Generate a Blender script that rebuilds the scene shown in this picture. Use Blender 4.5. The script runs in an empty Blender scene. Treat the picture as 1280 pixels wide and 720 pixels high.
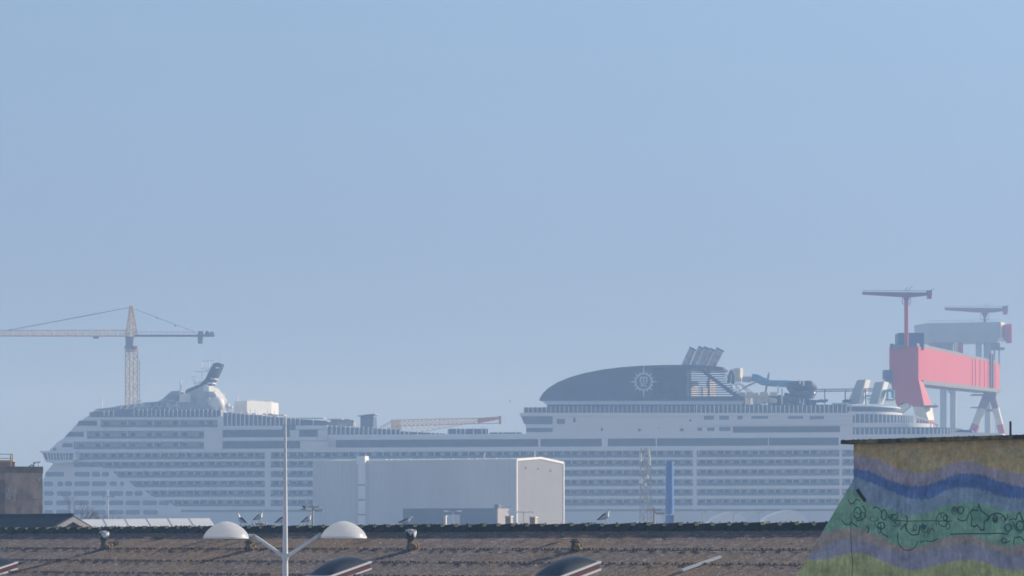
import bpy, bmesh, math, random
from mathutils import Vector, Matrix
random.seed(7)
R = math.radians
SC = bpy.context.scene
COL = SC.collection

# ------------------------------------------------------------------ camera, sky, sun, exposure
F = 4000.0            # focal length in pixels of the 1280 px wide photograph
EYE = 10.0            # eye height above the quay
HY = 681.0            # row of the horizon
cam_d = bpy.data.cameras.new('camera')
cam = bpy.data.objects.new('camera', cam_d)
COL.objects.link(cam)
cam.location = (0, 0, EYE)
cam.rotation_euler = (R(90), 0, 0)
cam_d.sensor_width = 36.0
cam_d.lens = 36.0 * F / 1280.0
cam_d.shift_y = (HY - 360.0) / 1280.0
cam_d.clip_start = 0.5
cam_d.clip_end = 20000
SC.camera = cam

SUN_EL, SUN_AZ = 24.0, 26.0      # elevation; azimuth swung from +X towards +Y
sunv = Vector((math.cos(R(SUN_EL)) * math.cos(R(SUN_AZ)), math.cos(R(SUN_EL)) * math.sin(R(SUN_AZ)), math.sin(R(SUN_EL))))
world = bpy.data.worlds.new('World')
SC.world = world
world.use_nodes = True
nt = world.node_tree
sky = nt.nodes.new('ShaderNodeTexSky')
sky.sky_type = 'NISHITA'
sky.sun_disc = False
sky.sun_elevation = R(SUN_EL)
sky.sun_rotation = R(90 - SUN_AZ)
sky.altitude = 0
sky.air_density = 0.68
sky.dust_density = 0.0
sky.ozone_density = 0.0
# look the sky up a little above its yellow rim, as hazy air hides the rim itself
tcw = nt.nodes.new('ShaderNodeTexCoord')
sxyz = nt.nodes.new('ShaderNodeSeparateXYZ')
cxyz = nt.nodes.new('ShaderNodeCombineXYZ')
z2 = nt.nodes.new('ShaderNodeMath'); z2.operation = 'POWER'; z2.inputs[1].default_value = 4.0
zab = nt.nodes.new('ShaderNodeMath'); zab.operation = 'ABSOLUTE'
za2 = nt.nodes.new('ShaderNodeMath'); za2.operation = 'ADD'; za2.inputs[1].default_value = 0.225 ** 4
zr2 = nt.nodes.new('ShaderNodeMath'); zr2.operation = 'POWER'; zr2.inputs[1].default_value = 0.25
nt.links.new(tcw.outputs['Generated'], sxyz.inputs[0])
nt.links.new(sxyz.outputs[2], zab.inputs[0]); nt.links.new(zab.outputs[0], z2.inputs[0])
nt.links.new(z2.outputs[0], za2.inputs[0]); nt.links.new(za2.outputs[0], zr2.inputs[0])
nt.links.new(sxyz.outputs[0], cxyz.inputs[0]); nt.links.new(sxyz.outputs[1], cxyz.inputs[1]); nt.links.new(zr2.outputs[0], cxyz.inputs[2])
nt.links.new(cxyz.outputs[0], sky.inputs[0])
bg = nt.nodes['Background']
tint = nt.nodes.new('ShaderNodeMix'); tint.data_type = 'RGBA'; tint.blend_type = 'MULTIPLY'; tint.inputs[0].default_value = 1.0
rimr = nt.nodes.new('ShaderNodeValToRGB')      # the dull violet haze bank low over the horizon
rimr.color_ramp.elements[0].position = 0.02; rimr.color_ramp.elements[0].color = (0.74, 0.65, 0.71, 1)
rimr.color_ramp.elements[1].position = 0.17; rimr.color_ramp.elements[1].color = (1.0, 1.0, 1.0, 1)
nt.links.new(zab.outputs[0], rimr.inputs[0])
nt.links.new(rimr.outputs[0], tint.inputs[7])
nt.links.new(sky.outputs[0], tint.inputs[6])
nt.links.new(tint.outputs[2], bg.inputs[0])
bg.inputs[1].default_value = 0.131
sun_d = bpy.data.lights.new('sun', 'SUN')
sun = bpy.data.objects.new('sun', sun_d)
COL.objects.link(sun)
sun_d.energy = 5.0
sun_d.angle = R(0.5)
sun_d.color = (1.0, 0.92, 0.82)
sun.rotation_euler = sunv.to_track_quat('Z', 'Y').to_euler()
sun.location = (60, 40, 60)
SC.view_settings.view_transform = 'Standard'
SC.view_settings.look = 'None'
SC.view_settings.exposure = 0.2
SC.view_settings.gamma = 1.0
SC.view_settings.use_curve_mapping = False
SC.render.engine = 'CYCLES'
SC.cycles.use_denoising = True
SC.cycles.max_bounces = 8
SC.cycles.volume_bounces = 2
SC.cycles.filter_width = 1.7
HAZE_DENSITY = 0.00059
HAZE_COLOR = (0.40, 0.625, 1.0)
HAZE_G = -0.08

# ------------------------------------------------------------------ materials
def mat(name, col, rough=0.7, vary=0.12, scale=1.0, metal=0.0, spec=0.4, second=None, bump=0.0, stretch=None, detail=5.0, lo=0.35, hi=0.65):
    m = bpy.data.materials.new(name)
    m.use_nodes = True
    t = m.node_tree
    b = t.nodes['Principled BSDF']
    b.inputs['Roughness'].default_value = rough
    b.inputs['Metallic'].default_value = metal
    b.inputs['Specular IOR Level'].default_value = spec
    tc = t.nodes.new('ShaderNodeTexCoord')
    mp = t.nodes.new('ShaderNodeMapping')
    if stretch:
        mp.inputs['Scale'].default_value = stretch
    t.links.new(tc.outputs['Object'], mp.inputs[0])
    n = t.nodes.new('ShaderNodeTexNoise')
    n.inputs['Scale'].default_value = scale
    n.inputs['Detail'].default_value = detail
    n.inputs['Roughness'].default_value = 0.65
    t.links.new(mp.outputs[0], n.inputs['Vector'])
    r = t.nodes.new('ShaderNodeValToRGB')
    c2 = second or tuple(max(0, c * (1 - vary * 2)) for c in col)
    r.color_ramp.elements[0].position = lo
    r.color_ramp.elements[0].color = (*c2, 1)
    r.color_ramp.elements[1].position = hi
    r.color_ramp.elements[1].color = (*col, 1)
    t.links.new(n.outputs[0], r.inputs[0])
    t.links.new(r.outputs[0], b.inputs['Base Color'])
    if bump:
        bp = t.nodes.new('ShaderNodeBump')
        bp.inputs['Strength'].default_value = bump
        bp.inputs['Distance'].default_value = 0.05
        t.links.new(n.outputs[0], bp.inputs['Height'])
        t.links.new(bp.outputs[0], b.inputs['Normal'])
    return m

M = {}
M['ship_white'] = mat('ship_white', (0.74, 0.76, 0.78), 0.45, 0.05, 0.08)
M['mast_grey'] = mat('mast_grey', (0.50, 0.52, 0.55), 0.6, 0.15, 0.5)
M['fin_navy'] = mat('fin_navy', (0.012, 0.018, 0.036), 0.4, 0.1, 0.5)
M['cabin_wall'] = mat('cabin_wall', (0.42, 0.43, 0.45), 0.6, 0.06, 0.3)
M['cabin_glass'] = mat('cabin_glass', (0.03, 0.04, 0.06), 0.25, 0.1, 0.3, spec=0.5)
M['balustrade'] = mat('balustrade', (0.10, 0.15, 0.23), 0.3, 0.1, 0.2, spec=0.5)
M['ship_glass'] = mat('ship_glass', (0.045, 0.065, 0.10), 0.25, 0.15, 0.15, spec=0.5)
M['screen_glass'] = mat('screen_glass', (0.07, 0.11, 0.17), 0.25, 0.2, 0.4, spec=0.5)
M['funnel_blue'] = mat('funnel_blue', (0.030, 0.050, 0.085), 0.4, 0.15, 0.3)
M['emblem_white'] = mat('emblem_white', (0.55, 0.60, 0.64), 0.5, 0.05, 1.0)
M['stack_metal'] = mat('stack_metal', (0.45, 0.47, 0.50), 0.4, 0.2, 0.6, metal=0.4)
M['slide_blue'] = mat('slide_blue', (0.10, 0.30, 0.52), 0.35, 0.1, 0.4)
M['slide_dark'] = mat('slide_dark', (0.05, 0.085, 0.14), 0.3, 0.2, 0.5)
M['teal'] = mat('teal', (0.15, 0.42, 0.50), 0.5, 0.1, 0.5)
M['deck_clutter'] = mat('deck_clutter', (0.40, 0.43, 0.47), 0.6, 0.3, 0.4)
M['cream'] = mat('cream', (0.70, 0.64, 0.52), 0.6, 0.1, 0.4)
M['crane_orange'] = mat('crane_orange', (0.82, 0.58, 0.28), 0.6, 0.15, 0.6)
M['crane_pink'] = mat('crane_pink', (0.62, 0.24, 0.18), 0.6, 0.15, 0.3)
M['crane_grey'] = mat('crane_grey', (0.20, 0.20, 0.22), 0.6, 0.15, 0.5)
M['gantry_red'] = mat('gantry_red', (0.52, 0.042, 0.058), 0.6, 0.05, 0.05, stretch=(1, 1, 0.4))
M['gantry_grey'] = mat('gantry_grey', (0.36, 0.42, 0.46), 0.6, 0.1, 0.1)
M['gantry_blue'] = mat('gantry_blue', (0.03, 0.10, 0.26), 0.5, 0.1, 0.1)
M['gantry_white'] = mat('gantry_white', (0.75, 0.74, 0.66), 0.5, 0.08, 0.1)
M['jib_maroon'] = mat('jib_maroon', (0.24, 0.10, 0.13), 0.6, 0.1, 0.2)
M['shed_side'] = mat('shed_side', (0.58, 0.59, 0.60), 0.6, 0.07, 0.12, stretch=(1, 1, .2))
M['shed_gable'] = mat('shed_gable', (0.205, 0.205, 0.21), 0.7, 0.06, 0.15)
M['white_trim'] = mat('white_trim', (0.82, 0.82, 0.80), 0.5, 0.05, 0.5)
M['annex_grey'] = mat('annex_grey', (0.13, 0.15, 0.18), 0.7, 0.1, 0.2)
M['annex_pale'] = mat('annex_pale', (0.36, 0.33, 0.32), 0.7, 0.08, 0.2)
M['pole_blue'] = mat('pole_blue', (0.11, 0.25, 0.54), 0.35, 0.08, 0.6, stretch=(1, 1, .15))
M['galv'] = mat('galv', (0.50, 0.51, 0.52), 0.5, 0.15, 1.5, metal=0.2)
M['tent'] = mat('tent', (0.80, 0.81, 0.82), 0.6, 0.05, 0.1)
M['concrete_brown'] = mat('concrete_brown', (0.58, 0.42, 0.31), 0.9, 0.2, 0.7, second=(0.17, 0.125, 0.095), bump=0.3, stretch=(1, 1, 0.55), detail=9)
M['concrete_cap'] = mat('concrete_cap', (0.24, 0.18, 0.12), 0.9, 0.25, 0.8)
M['pale_stain'] = mat('pale_stain', (0.55, 0.50, 0.45), 0.9, 0.2, 3.0)
M['rail_yellow'] = mat('rail_yellow', (0.70, 0.50, 0.18), 0.5, 0.08, 1.0)
M['brick_pink'] = mat('brick_pink', (0.46, 0.27, 0.18), 0.8, 0.15, 1.0)
M['black'] = mat('black', (0.02, 0.02, 0.022), 0.6, 0.2, 2.0)
M['slate'] = mat('slate', (0.030, 0.042, 0.052), 0.75, 0.2, 1.2, stretch=(1, 1, 4))
M['verge'] = mat('verge', (0.42, 0.42, 0.42), 0.8, 0.1, 1.0)
M['white_sheet'] = mat('white_sheet', (0.66, 0.67, 0.68), 0.5, 0.06, 0.3)
M['lamp_white'] = mat('lamp_white', (0.74, 0.76, 0.78), 0.4, 0.08, 3.0, stretch=(1, 1, 0.3))
M['rust_pipe'] = mat('rust_pipe', (0.10, 0.062, 0.045), 0.8, 0.3, 4.0)
M['vent_dark'] = mat('vent_dark', (0.055, 0.055, 0.05), 0.8, 0.4, 5.0, second=(0.12, 0.10, 0.06))
M['lichen'] = mat('lichen', (0.42, 0.30, 0.13), 0.95, 0.3, 8.0, second=(0.16, 0.12, 0.06))
M['droppings'] = mat('droppings', (0.86, 0.86, 0.83), 0.8, 0.15, 3.6, second=(0.07, 0.075, 0.085), lo=.46, hi=.54, detail=3)
M['moss_green'] = mat('moss_green', (0.07, 0.10, 0.025), 0.95, 0.4, 6.0)
M['maroon'] = mat('maroon', (0.12, 0.022, 0.03), 0.5, 0.1, 2.0)
M['dome_dark'] = mat('dome_dark', (0.035, 0.045, 0.055), 0.35, 0.3, 2.0, spec=0.5, second=(0.02, 0.025, 0.03))
M['gull_white'] = mat('gull_white', (0.80, 0.80, 0.79), 0.7, 0.04, 8.0)
M['gull_grey'] = mat('gull_grey', (0.22, 0.24, 0.27), 0.7, 0.1, 12.0)
M['gull_black'] = mat('gull_black', (0.025, 0.025, 0.03), 0.7, 0.1, 8.0)
M['bill'] = mat('bill', (0.60, 0.38, 0.06), 0.5, 0.1, 8.0)
M['leg_pink'] = mat('leg_pink', (0.50, 0.32, 0.28), 0.6, 0.1, 8.0)
M['bark'] = mat('bark', (0.12, 0.075, 0.05), 0.9, 0.2, 3.0)
M['ground'] = mat('ground', (0.38, 0.35, 0.32), 0.95, 0.2, 0.05)
M['water'] = mat('water', (0.02, 0.05, 0.06), 0.12, 0.2, 0.2, spec=0.5)
M['hull_blue'] = mat('hull_blue', (0.66, 0.69, 0.72), 0.5, 0.05, 0.05)
M['brick_wall'] = mat('brick_wall', (0.22, 0.17, 0.14), 0.9, 0.2, 1.0)
M['slab_moss'] = mat('slab_moss', (0.30, 0.24, 0.085), 0.95, 0.3, 2.5, second=(0.035, 0.032, 0.022), lo=0.42, hi=0.66)
M['drawing'] = mat('drawing', (0.12, 0.235, 0.19), 0.9, 0.35, 6.0)
M['pink_pot'] = mat('pink_pot', (0.62, 0.55, 0.50), 0.8, 0.15, 5.0)

# lamp cover: pale plastic that lets light through
m = bpy.data.materials.new('lamp_cover')
m.use_nodes = True
t = m.node_tree
pb = t.nodes['Principled BSDF']
pb.inputs['Base Color'].default_value = (0.92, 0.93, 0.94, 1)
pb.inputs['Roughness'].default_value = 0.3
tl = t.nodes.new('ShaderNodeBsdfTranslucent')
tl.inputs[0].default_value = (0.98, 0.99, 1.0, 1)
mx = t.nodes.new('ShaderNodeMixShader')
mx.inputs[0].default_value = 0.75
t.links.new(pb.outputs[0], mx.inputs[1])
t.links.new(tl.outputs[0], mx.inputs[2])
t.links.new(mx.outputs[0], t.nodes['Material Output'].inputs[0])
M['lamp_cover'] = m

# lichen covered fibre-cement sheets
def roof_material():
    m = mat('fibre_cement', (0.245, 0.20, 0.172), 0.95, 0.2, 2.2, second=(0.12, 0.10, 0.088), detail=10)
    t = m.node_tree
    b = t.nodes['Principled BSDF']
    base = b.inputs['Base Color'].links[0].from_socket
    tc = t.nodes.new('ShaderNodeTexCoord')
    # moss patches
    n2 = t.nodes.new('ShaderNodeTexNoise'); n2.inputs['Scale'].default_value = 0.11; n2.inputs['Detail'].default_value = 6
    t.links.new(tc.outputs['Object'], n2.inputs['Vector'])
    r2 = t.nodes.new('ShaderNodeMapRange'); r2.inputs[1].default_value = 0.46; r2.inputs[2].default_value = 0.64
    t.links.new(n2.outputs[0], r2.inputs[0])
    mx = t.nodes.new('ShaderNodeMix'); mx.data_type = 'RGBA'
    t.links.new(r2.outputs[0], mx.inputs[0]); t.links.new(base, mx.inputs[6])
    mx.inputs[7].default_value = (0.215, 0.15, 0.095, 1)
    # pale lichen specks
    n3 = t.nodes.new('ShaderNodeTexNoise'); n3.inputs['Scale'].default_value = 5.5; n3.inputs['Detail'].default_value = 5
    t.links.new(tc.outputs['Object'], n3.inputs['Vector'])
    r3 = t.nodes.new('ShaderNodeMapRange'); r3.inputs[1].default_value = 0.63; r3.inputs[2].default_value = 0.74
    t.links.new(n3.outputs[0], r3.inputs[0])
    mx3 = t.nodes.new('ShaderNodeMix'); mx3.data_type = 'RGBA'
    t.links.new(r3.outputs[0], mx3.inputs[0]); t.links.new(mx.outputs[2], mx3.inputs[6])
    mx3.inputs[7].default_value = (0.50, 0.47, 0.42, 1)
    # streaks down the slope
    mp = t.nodes.new('ShaderNodeMapping'); mp.inputs['Scale'].default_value = (3.5, 0.35, 0.35)
    t.links.new(tc.outputs['Object'], mp.inputs[0])
    n4 = t.nodes.new('ShaderNodeTexNoise'); n4.inputs['Scale'].default_value = 1.0; n4.inputs['Detail'].default_value = 6
    t.links.new(mp.outputs[0], n4.inputs['Vector'])
    r4 = t.nodes.new('ShaderNodeMapRange'); r4.inputs[1].default_value = 0.35; r4.inputs[2].default_value = 0.7; r4.inputs[3].default_value = 0.8; r4.inputs[4].default_value = 1.15
    t.links.new(n4.outputs[0], r4.inputs[0])
    mx4 = t.nodes.new('ShaderNodeMix'); mx4.data_type = 'RGBA'; mx4.blend_type = 'MULTIPLY'; mx4.inputs[0].default_value = 1.0
    t.links.new(mx3.outputs[2], mx4.inputs[6]); t.links.new(r4.outputs[0], mx4.inputs[7])
    n5 = t.nodes.new('ShaderNodeTexNoise'); n5.inputs['Scale'].default_value = 7.0; n5.inputs['Detail'].default_value = 4; n5.inputs['Roughness'].default_value = .8
    t.links.new(tc.outputs['Object'], n5.inputs['Vector'])
    r5 = t.nodes.new('ShaderNodeMapRange'); r5.inputs[1].default_value = 0.36; r5.inputs[2].default_value = 0.66; r5.inputs[3].default_value = 0.45; r5.inputs[4].default_value = 1.5
    t.links.new(n5.outputs[0], r5.inputs[0])
    mx5 = t.nodes.new('ShaderNodeMix'); mx5.data_type = 'RGBA'; mx5.blend_type = 'MULTIPLY'; mx5.inputs[0].default_value = 1.0
    t.links.new(mx4.outputs[2], mx5.inputs[6]); t.links.new(r5.outputs[0], mx5.inputs[7])
    t.links.new(mx5.outputs[2], b.inputs['Base Color'])
    bp = t.nodes.new('ShaderNodeBump'); bp.inputs['Strength'].default_value = 0.5; bp.inputs['Distance'].default_value = 0.03
    t.links.new(n3.outputs[0], bp.inputs['Height']); t.links.new(bp.outputs[0], b.inputs['Normal'])
    return m
M['roof'] = roof_material()
M['cap_moss'] = mat('cap_moss', (0.034, 0.034, 0.017), 0.95, 0.4, 2.5, second=(0.012, 0.013, 0.011), bump=0.4)
M['cap_sunlit'] = mat('cap_sunlit', (0.62, 0.55, 0.26), 0.95, 0.2, 4.0, second=(0.36, 0.32, 0.14))  # yellow collar tops, the sunlight on them put into the colour

# ------------------------------------------------------------------ mesh helpers
class MB:
    def __init__(s):
        s.v = []; s.f = []; s.mi = []
    def add(s, vs, fs, mi=0):
        o = len(s.v)
        s.v += [tuple(p) for p in vs]
        s.f += [tuple(i + o for i in f) for f in fs]
        s.mi += [mi] * len(fs)
        return s
    def box(s, x0, x1, y0, y1, z0, z1, mi=0):
        vs = [(x, y, z) for z in (z0, z1) for y in (y0, y1) for x in (x0, x1)]
        return s.add(vs, [(0, 2, 3, 1), (4, 5, 7, 6), (0, 1, 5, 4), (2, 6, 7, 3), (0, 4, 6, 2), (1, 3, 7, 5)], mi)
    def prism(s, a, b, mi=0):
        """closed solid between two matching outlines"""
        n = len(a)
        fs = [tuple(range(n)), tuple(range(2 * n - 1, n - 1, -1))]
        for i in range(n):
            j = (i + 1) % n
            fs.append((i, i + n, j + n, j))
        return s.add(list(a) + list(b), fs, mi)
    def pxz(s, poly, y0, y1, mi=0):
        return s.prism([(x, y0, z) for x, z in poly], [(x, y1, z) for x, z in poly], mi)
    def pxy(s, poly, z0, z1, mi=0):
        return s.prism([(x, y, z0) for x, y in poly], [(x, y, z1) for x, y in poly], mi)
    def tube(s, p, q, r, n=6, r2=None, mi=0):
        p, q = Vector(p), Vector(q)
        d = (q - p)
        if d.length < 1e-6: return s
        d.normalize()
        u = d.orthogonal().normalized(); w = d.cross(u)
        r2 = r if r2 is None else r2
        a = [p + (u * math.cos(k * 2 * math.pi / n) + w * math.sin(k * 2 * math.pi / n)) * r for k in range(n)]
        b = [q + (u * math.cos(k * 2 * math.pi / n) + w * math.sin(k * 2 * math.pi / n)) * r2 for k in range(n)]
        return s.prism(a, b, mi)
    def path(s, pts, r, n=6, mi=0):
        """tube along a polyline, r a number or a list"""
        pts = [Vector(p) for p in pts]
        rr = r if isinstance(r, (list, tuple)) else [r] * len(pts)
        rings = []
        ref = None
        for i, p in enumerate(pts):
            d = (pts[min(i + 1, len(pts) - 1)] - pts[max(i - 1, 0)]).normalized()
            if ref is None: ref = d.orthogonal().normalized()
            u = (ref - d * ref.dot(d)).normalized(); ref = u
            w = d.cross(u)
            rings.append([p + (u * math.cos(k * 2 * math.pi / n) + w * math.sin(k * 2 * math.pi / n)) * rr[i] for k in range(n)])
        vs = [v for ring in rings for v in ring]
        fs = []
        for i in range(len(rings) - 1):
            for k in range(n):
                a = i * n + k; b = i * n + (k + 1) % n
                fs.append((a, b, b + n, a + n))
        fs.append(tuple(range(n - 1, -1, -1))); fs.append(tuple(range((len(rings) - 1) * n, len(rings) * n)))
        return s.add(vs, fs, mi)
    def lathe(s, c, prof, n=24, mi=0, sx=1.0, sy=1.0, caps=True):
        """prof: (r, z) list turned about the vertical through c"""
        vs = []; fs = []
        for r, z in prof:
            for k in range(n):
                a = k * 2 * math.pi / n
                vs.append((c[0] + r * sx * math.cos(a), c[1] + r * sy * math.sin(a), c[2] + z))
        for i in range(len(prof) - 1):
            for k in range(n):
                a = i * n + k; b = i * n + (k + 1) % n
                fs.append((a, b, b + n, a + n))
        if caps: fs.append(tuple(range(n - 1, -1, -1))); fs.append(tuple(range((len(prof) - 1) * n, len(prof) * n)))
        return s.add(vs, fs, mi)
    def sphere(s, c, r, n=20, k=12, mi=0, sz=1.0):
        pr = [(max(1e-4, r * math.sin(math.pi * i / k)), -r * sz * math.cos(math.pi * i / k)) for i in range(k + 1)]
        return s.lathe(c, pr, n, mi)
    def build(s, name, m, parent=None, smooth=False, inv=None):
        me = bpy.data.meshes.new(name)
        vs = s.v if inv is None else [tuple(inv @ Vector(p)) for p in s.v]
        me.from_pydata(vs, [], s.f)
        for x in (m if isinstance(m, (list, tuple)) else [m]):
            me.materials.append(M[x])
        me.polygons.foreach_set('material_index', s.mi)
        bm = bmesh.new(); bm.from_mesh(me)
        bmesh.ops.recalc_face_normals(bm, faces=bm.faces)
        bm.to_mesh(me); bm.free()
        if smooth:
            me.polygons.foreach_set('use_smooth', [True] * len(me.polygons))
            try: me.set_sharp_from_angle(angle=R(40))
            except Exception: pass
        o = bpy.data.objects.new(name, me)
        COL.objects.link(o)
        if parent is not None: o.parent = parent
        return o

INV = {}
def thing(name, label, cat, loc=(0, 0, 0), rz=0.0, group=None):
    o = bpy.data.objects.new(name, None)
    COL.objects.link(o)
    o.location = loc; o.rotation_euler = (0, 0, rz)
    o.empty_display_size = 1.0
    INV[o.name] = (Matrix.Translation(Vector(loc)) @ Matrix.Rotation(rz, 4, 'Z')).inverted()
    tag(o, label, cat, group)
    return o
def tag(o, label, cat, group=None, kind=None):
    if label: o['label'] = label
    if cat: o['category'] = cat
    if group: o['group'] = group
    if kind: o['kind'] = kind
    return o
def wpart(mb, name, m, root, smooth=False):
    """part whose shape was laid out in world coordinates"""
    return mb.build(name, m, root, smooth, INV[root.name])
def many(mbs, name, m, parent, cap=100):
    """each its own part up to the cap, the rest as one mass"""
    out = []
    for b in mbs[:cap]: out.append(b.build(name, m, parent))
    if len(mbs) > cap:
        a = MB()
        for b in mbs[cap:]: a.add(b.v, b.f)
        o = a.build(name + '_run', m, parent); o['kind'] = 'stuff'; out.append(o)
    return out
def W(px, py, Y):
    return Vector(((px - 640.0) * Y / F, Y, EYE + (HY - py) * Y / F))
def lattice(mb, p, q, w0, w1, n, r, up=(0, 0, 1), tri=False, rb=None):
    """lattice girder from p to q, square or triangular, width tapering w0 to w1"""
    p, q = Vector(p), Vector(q); d = (q - p).normalized()
    up = Vector(up); side = d.cross(up).normalized(); upn = side.cross(d).normalized()
    rb = rb or r * 0.6
    def ring(i):
        c = p.lerp(q, i / n); w = (w0 + (w1 - w0) * i / n) / 2
        if tri: return [c + side * w - upn * w, c - side * w - upn * w, c + upn * w]
        return [c + side * w + upn * w, c - side * w + upn * w, c - side * w - upn * w, c + side * w - upn * w]
    rs = [ring(i) for i in range(n + 1)]
    k = len(rs[0])
    for j in range(k): mb.tube(rs[0][j], rs[n][j], r, 5)
    for i in range(n):
        for j in range(k):
            a, b = (j, (j + 1) % k) if i % 2 else ((j + 1) % k, j)
            mb.tube(rs[i][a], rs[i + 1][b], rb, 4)
            mb.tube(rs[i][j], rs[i][(j + 1) % k], rb, 4)
    return mb

# ------------------------------------------------------------------ setting: ground, dock water, haze
tag(MB().box(-1500, 1500, -300, 2300, -1.0, 0.0).build('ground', 'ground'), 'flat yard and quay ground', None, kind='structure')
tag(MB().box(-260, 330, 965, 1062, 0.004, 0.05).build('water', 'water'), 'still dock water round the ship', None, kind='structure')

hz = MB().box(-1520, 1520, -320, 2320, -2.0, 118).build('haze', 'ground')
hm = bpy.data.materials.new('haze'); hm.use_nodes = True
t = hm.node_tree
t.nodes.remove(t.nodes['Principled BSDF'])
pv = t.nodes.new('ShaderNodeVolumePrincipled')
pv.inputs['Color'].default_value = (*HAZE_COLOR, 1)
pv.inputs['Absorption Color'].default_value = (1, 1, 1, 1)
pv.inputs['Density'].default_value = HAZE_DENSITY
pv.inputs['Anisotropy'].default_value = HAZE_G
t.links.new(pv.outputs[0], t.nodes['Material Output'].inputs['Volume'])
hz.data.materials[0] = hm
tag(hz, 'thin blue haze in the air', None, kind='stuff')

# ------------------------------------------------------------------ cruise ship
YAW = -R(8.57)
SX = (math.cos(YAW), math.sin(YAW)); DX = (-math.sin(YAW), math.cos(YAW))
SHIP_Y = 1000.0
ship = thing('cruise_ship', 'huge white cruise ship with a dark domed funnel, moored behind the yard sheds', 'cruise ship', (0, SHIP_Y, 0), YAW)
def S(px, py, d=0.0):
    u = (px - 640.0) / F; v = (HY - py) / F
    Y = (d + SHIP_Y * DX[1]) / (u * DX[0] + DX[1])
    return (u * Y * SX[0] + (Y - SHIP_Y) * SX[1], EYE + v * Y)
def spoly(pts, d=0.0): return [S(x, y, d) for x, y in pts]
def srect(mb, x0, x1, y0, y1, d0, d1, mi=0, ref=None):
    """box on the ship's side from pixel columns and rows"""
    s0, s1 = S(x0, y0, d0)[0], S(x1, y0, d0)[0]
    rx = x0 if ref is None else ref
    return mb.box(s0, s1, d0, d1, S(rx, y1, d0)[1], S(rx, y0, d0)[1], mi)

# the inner body of the ship: cabin walls seen at the back of the balconies
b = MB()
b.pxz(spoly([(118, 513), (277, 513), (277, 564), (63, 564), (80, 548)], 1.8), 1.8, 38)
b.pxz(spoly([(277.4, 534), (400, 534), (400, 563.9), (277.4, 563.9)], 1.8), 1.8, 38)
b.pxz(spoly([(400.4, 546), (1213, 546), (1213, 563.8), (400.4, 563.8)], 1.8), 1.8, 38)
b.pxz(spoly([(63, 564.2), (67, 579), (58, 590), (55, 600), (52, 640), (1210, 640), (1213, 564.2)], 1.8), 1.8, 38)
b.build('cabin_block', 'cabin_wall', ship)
# hull with flared bow, mostly behind the sheds and the brown block
b = MB()
zk = 0.06; zt = S(300, 640)[1]
prof = [(S(-75, 640)[0], 20), (S(-40, 640)[0], 9), (S(10, 640)[0], 2.5), (S(60, 640)[0], 0.2), (S(1200, 640)[0], 0.2), (S(1214, 640)[0], 4), (S(1214, 640)[0], 36), (S(1200, 640)[0], 39.8), (S(60, 640)[0], 39.8), (S(10, 640)[0], 37.5), (S(-40, 640)[0], 31)]
low = [(x + (22 if i in (0,) else 12 if i in (1, 10) else 6 if i in (2, 9) else 0), y + (0)) for i, (x, y) in enumerate(prof)]
b.prism([(x, y, zk) for x, y in low], [(x, y, zt) for x, y in prof])
b.build('hull', 'hull_blue', ship)

# plating that closes the forward part (front slope, bridge front, bow shell)
pl = MB()
D0 = -0.06
pl.pxz(spoly([(106, 521.5), (272.5, 521.5), (272.5, 524.8), (103.5, 524.8)]), 0, 1.9)          # band over row 1
pl.pxz(spoly([(101, 525), (126, 525), (126, 534), (92, 534)], D0), D0, 1.9)
pl.pxz(spoly([(88, 538.8), (108.5, 538.8), (108.5, 548.2), (79.5, 548.2)], D0), D0, 1.9)
pl.pxz(spoly([(72, 552.4), (92, 552.4), (92, 563.5), (61, 563.5)], D0), D0, 1.9)
pl.pxz(spoly([(92.2, 534.2), (272.5, 534.2), (272.5, 538.6), (88.4, 538.6)]), 0, 1.9)
pl.pxz(spoly([(79.2, 548.4), (272.5, 548.4), (272.5, 552.2), (72.4, 552.2)]), 0, 1.9)
pl.pxz(spoly([(255, 538.7), (278, 538.7), (278, 563.5), (255, 563.5)], D0), D0, 1.9)
pl.pxz(spoly([(272, 520.5), (278, 520.5), (278, 538.5), (272, 538.5)], D0), D0, 1.9)
# stepped bow shell below the bridge, its ends sweeping down to the right
rows = [(574.3, 577), (585.2, 589), (597.2, 601), (609.2, 613), (621.2, 625), (633.2, 637)]
starts = [126, 128, 145, 166, 187, 215]
shell = [(70, 577.2), (92, 577.2), (92, 583.8), (127, 583.8), (134, 589), (141, 589), (147, 596), (160, 600.8), (168, 608), (180, 612.8), (190, 620), (205, 624.8), (217, 631.8), (226, 636.8), (226, 645), (40, 645), (54, 600), (57, 590)]
pl.pxz(spoly(shell, -0.12), -0.12, 1.9)
pl.build('bow_plating', 'ship_white', ship)
# rounded windows of the bow shell
wrows = [((578.6, 583.2), [(95, 103), (107, 113), (117, 126)]),
         ((589.8, 595.6), [(57, 80), (93, 112), (115, 125), (127, 136)]),
         ((601.8, 607.6), [(55, 66), (72, 79), (81, 90), (93, 112), (115, 133), (137, 146), (150, 155)]),
         ((613.8, 619.6), [(55, 67), (71, 89), (92, 111), (114, 133), (136, 154), (157, 166), (168, 178)]),
         ((625.6, 631.4), [(55, 66), (70, 88), (92, 111), (114, 132), (136, 154), (157, 175), (178, 196), (199, 211)]),
         ((637.4, 643.2), [(55, 66), (70, 88), (92, 111), (115, 132), (136, 154), (157, 175), (179, 197)])]
for (y0, y1), xs in wrows:
    for x0, x1 in xs:
        w = MB(); c = 1.4
        w.pxz(spoly([(x0 + c, y0), (x1 - c, y0), (x1, y0 + c), (x1, y1 - c), (x1 - c, y1), (x0 + c, y1), (x0, y1 - c), (x0, y0 + c)], -0.2), -0.2, 0.1)
        w.build('shell_window', 'balustrade', ship)
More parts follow.
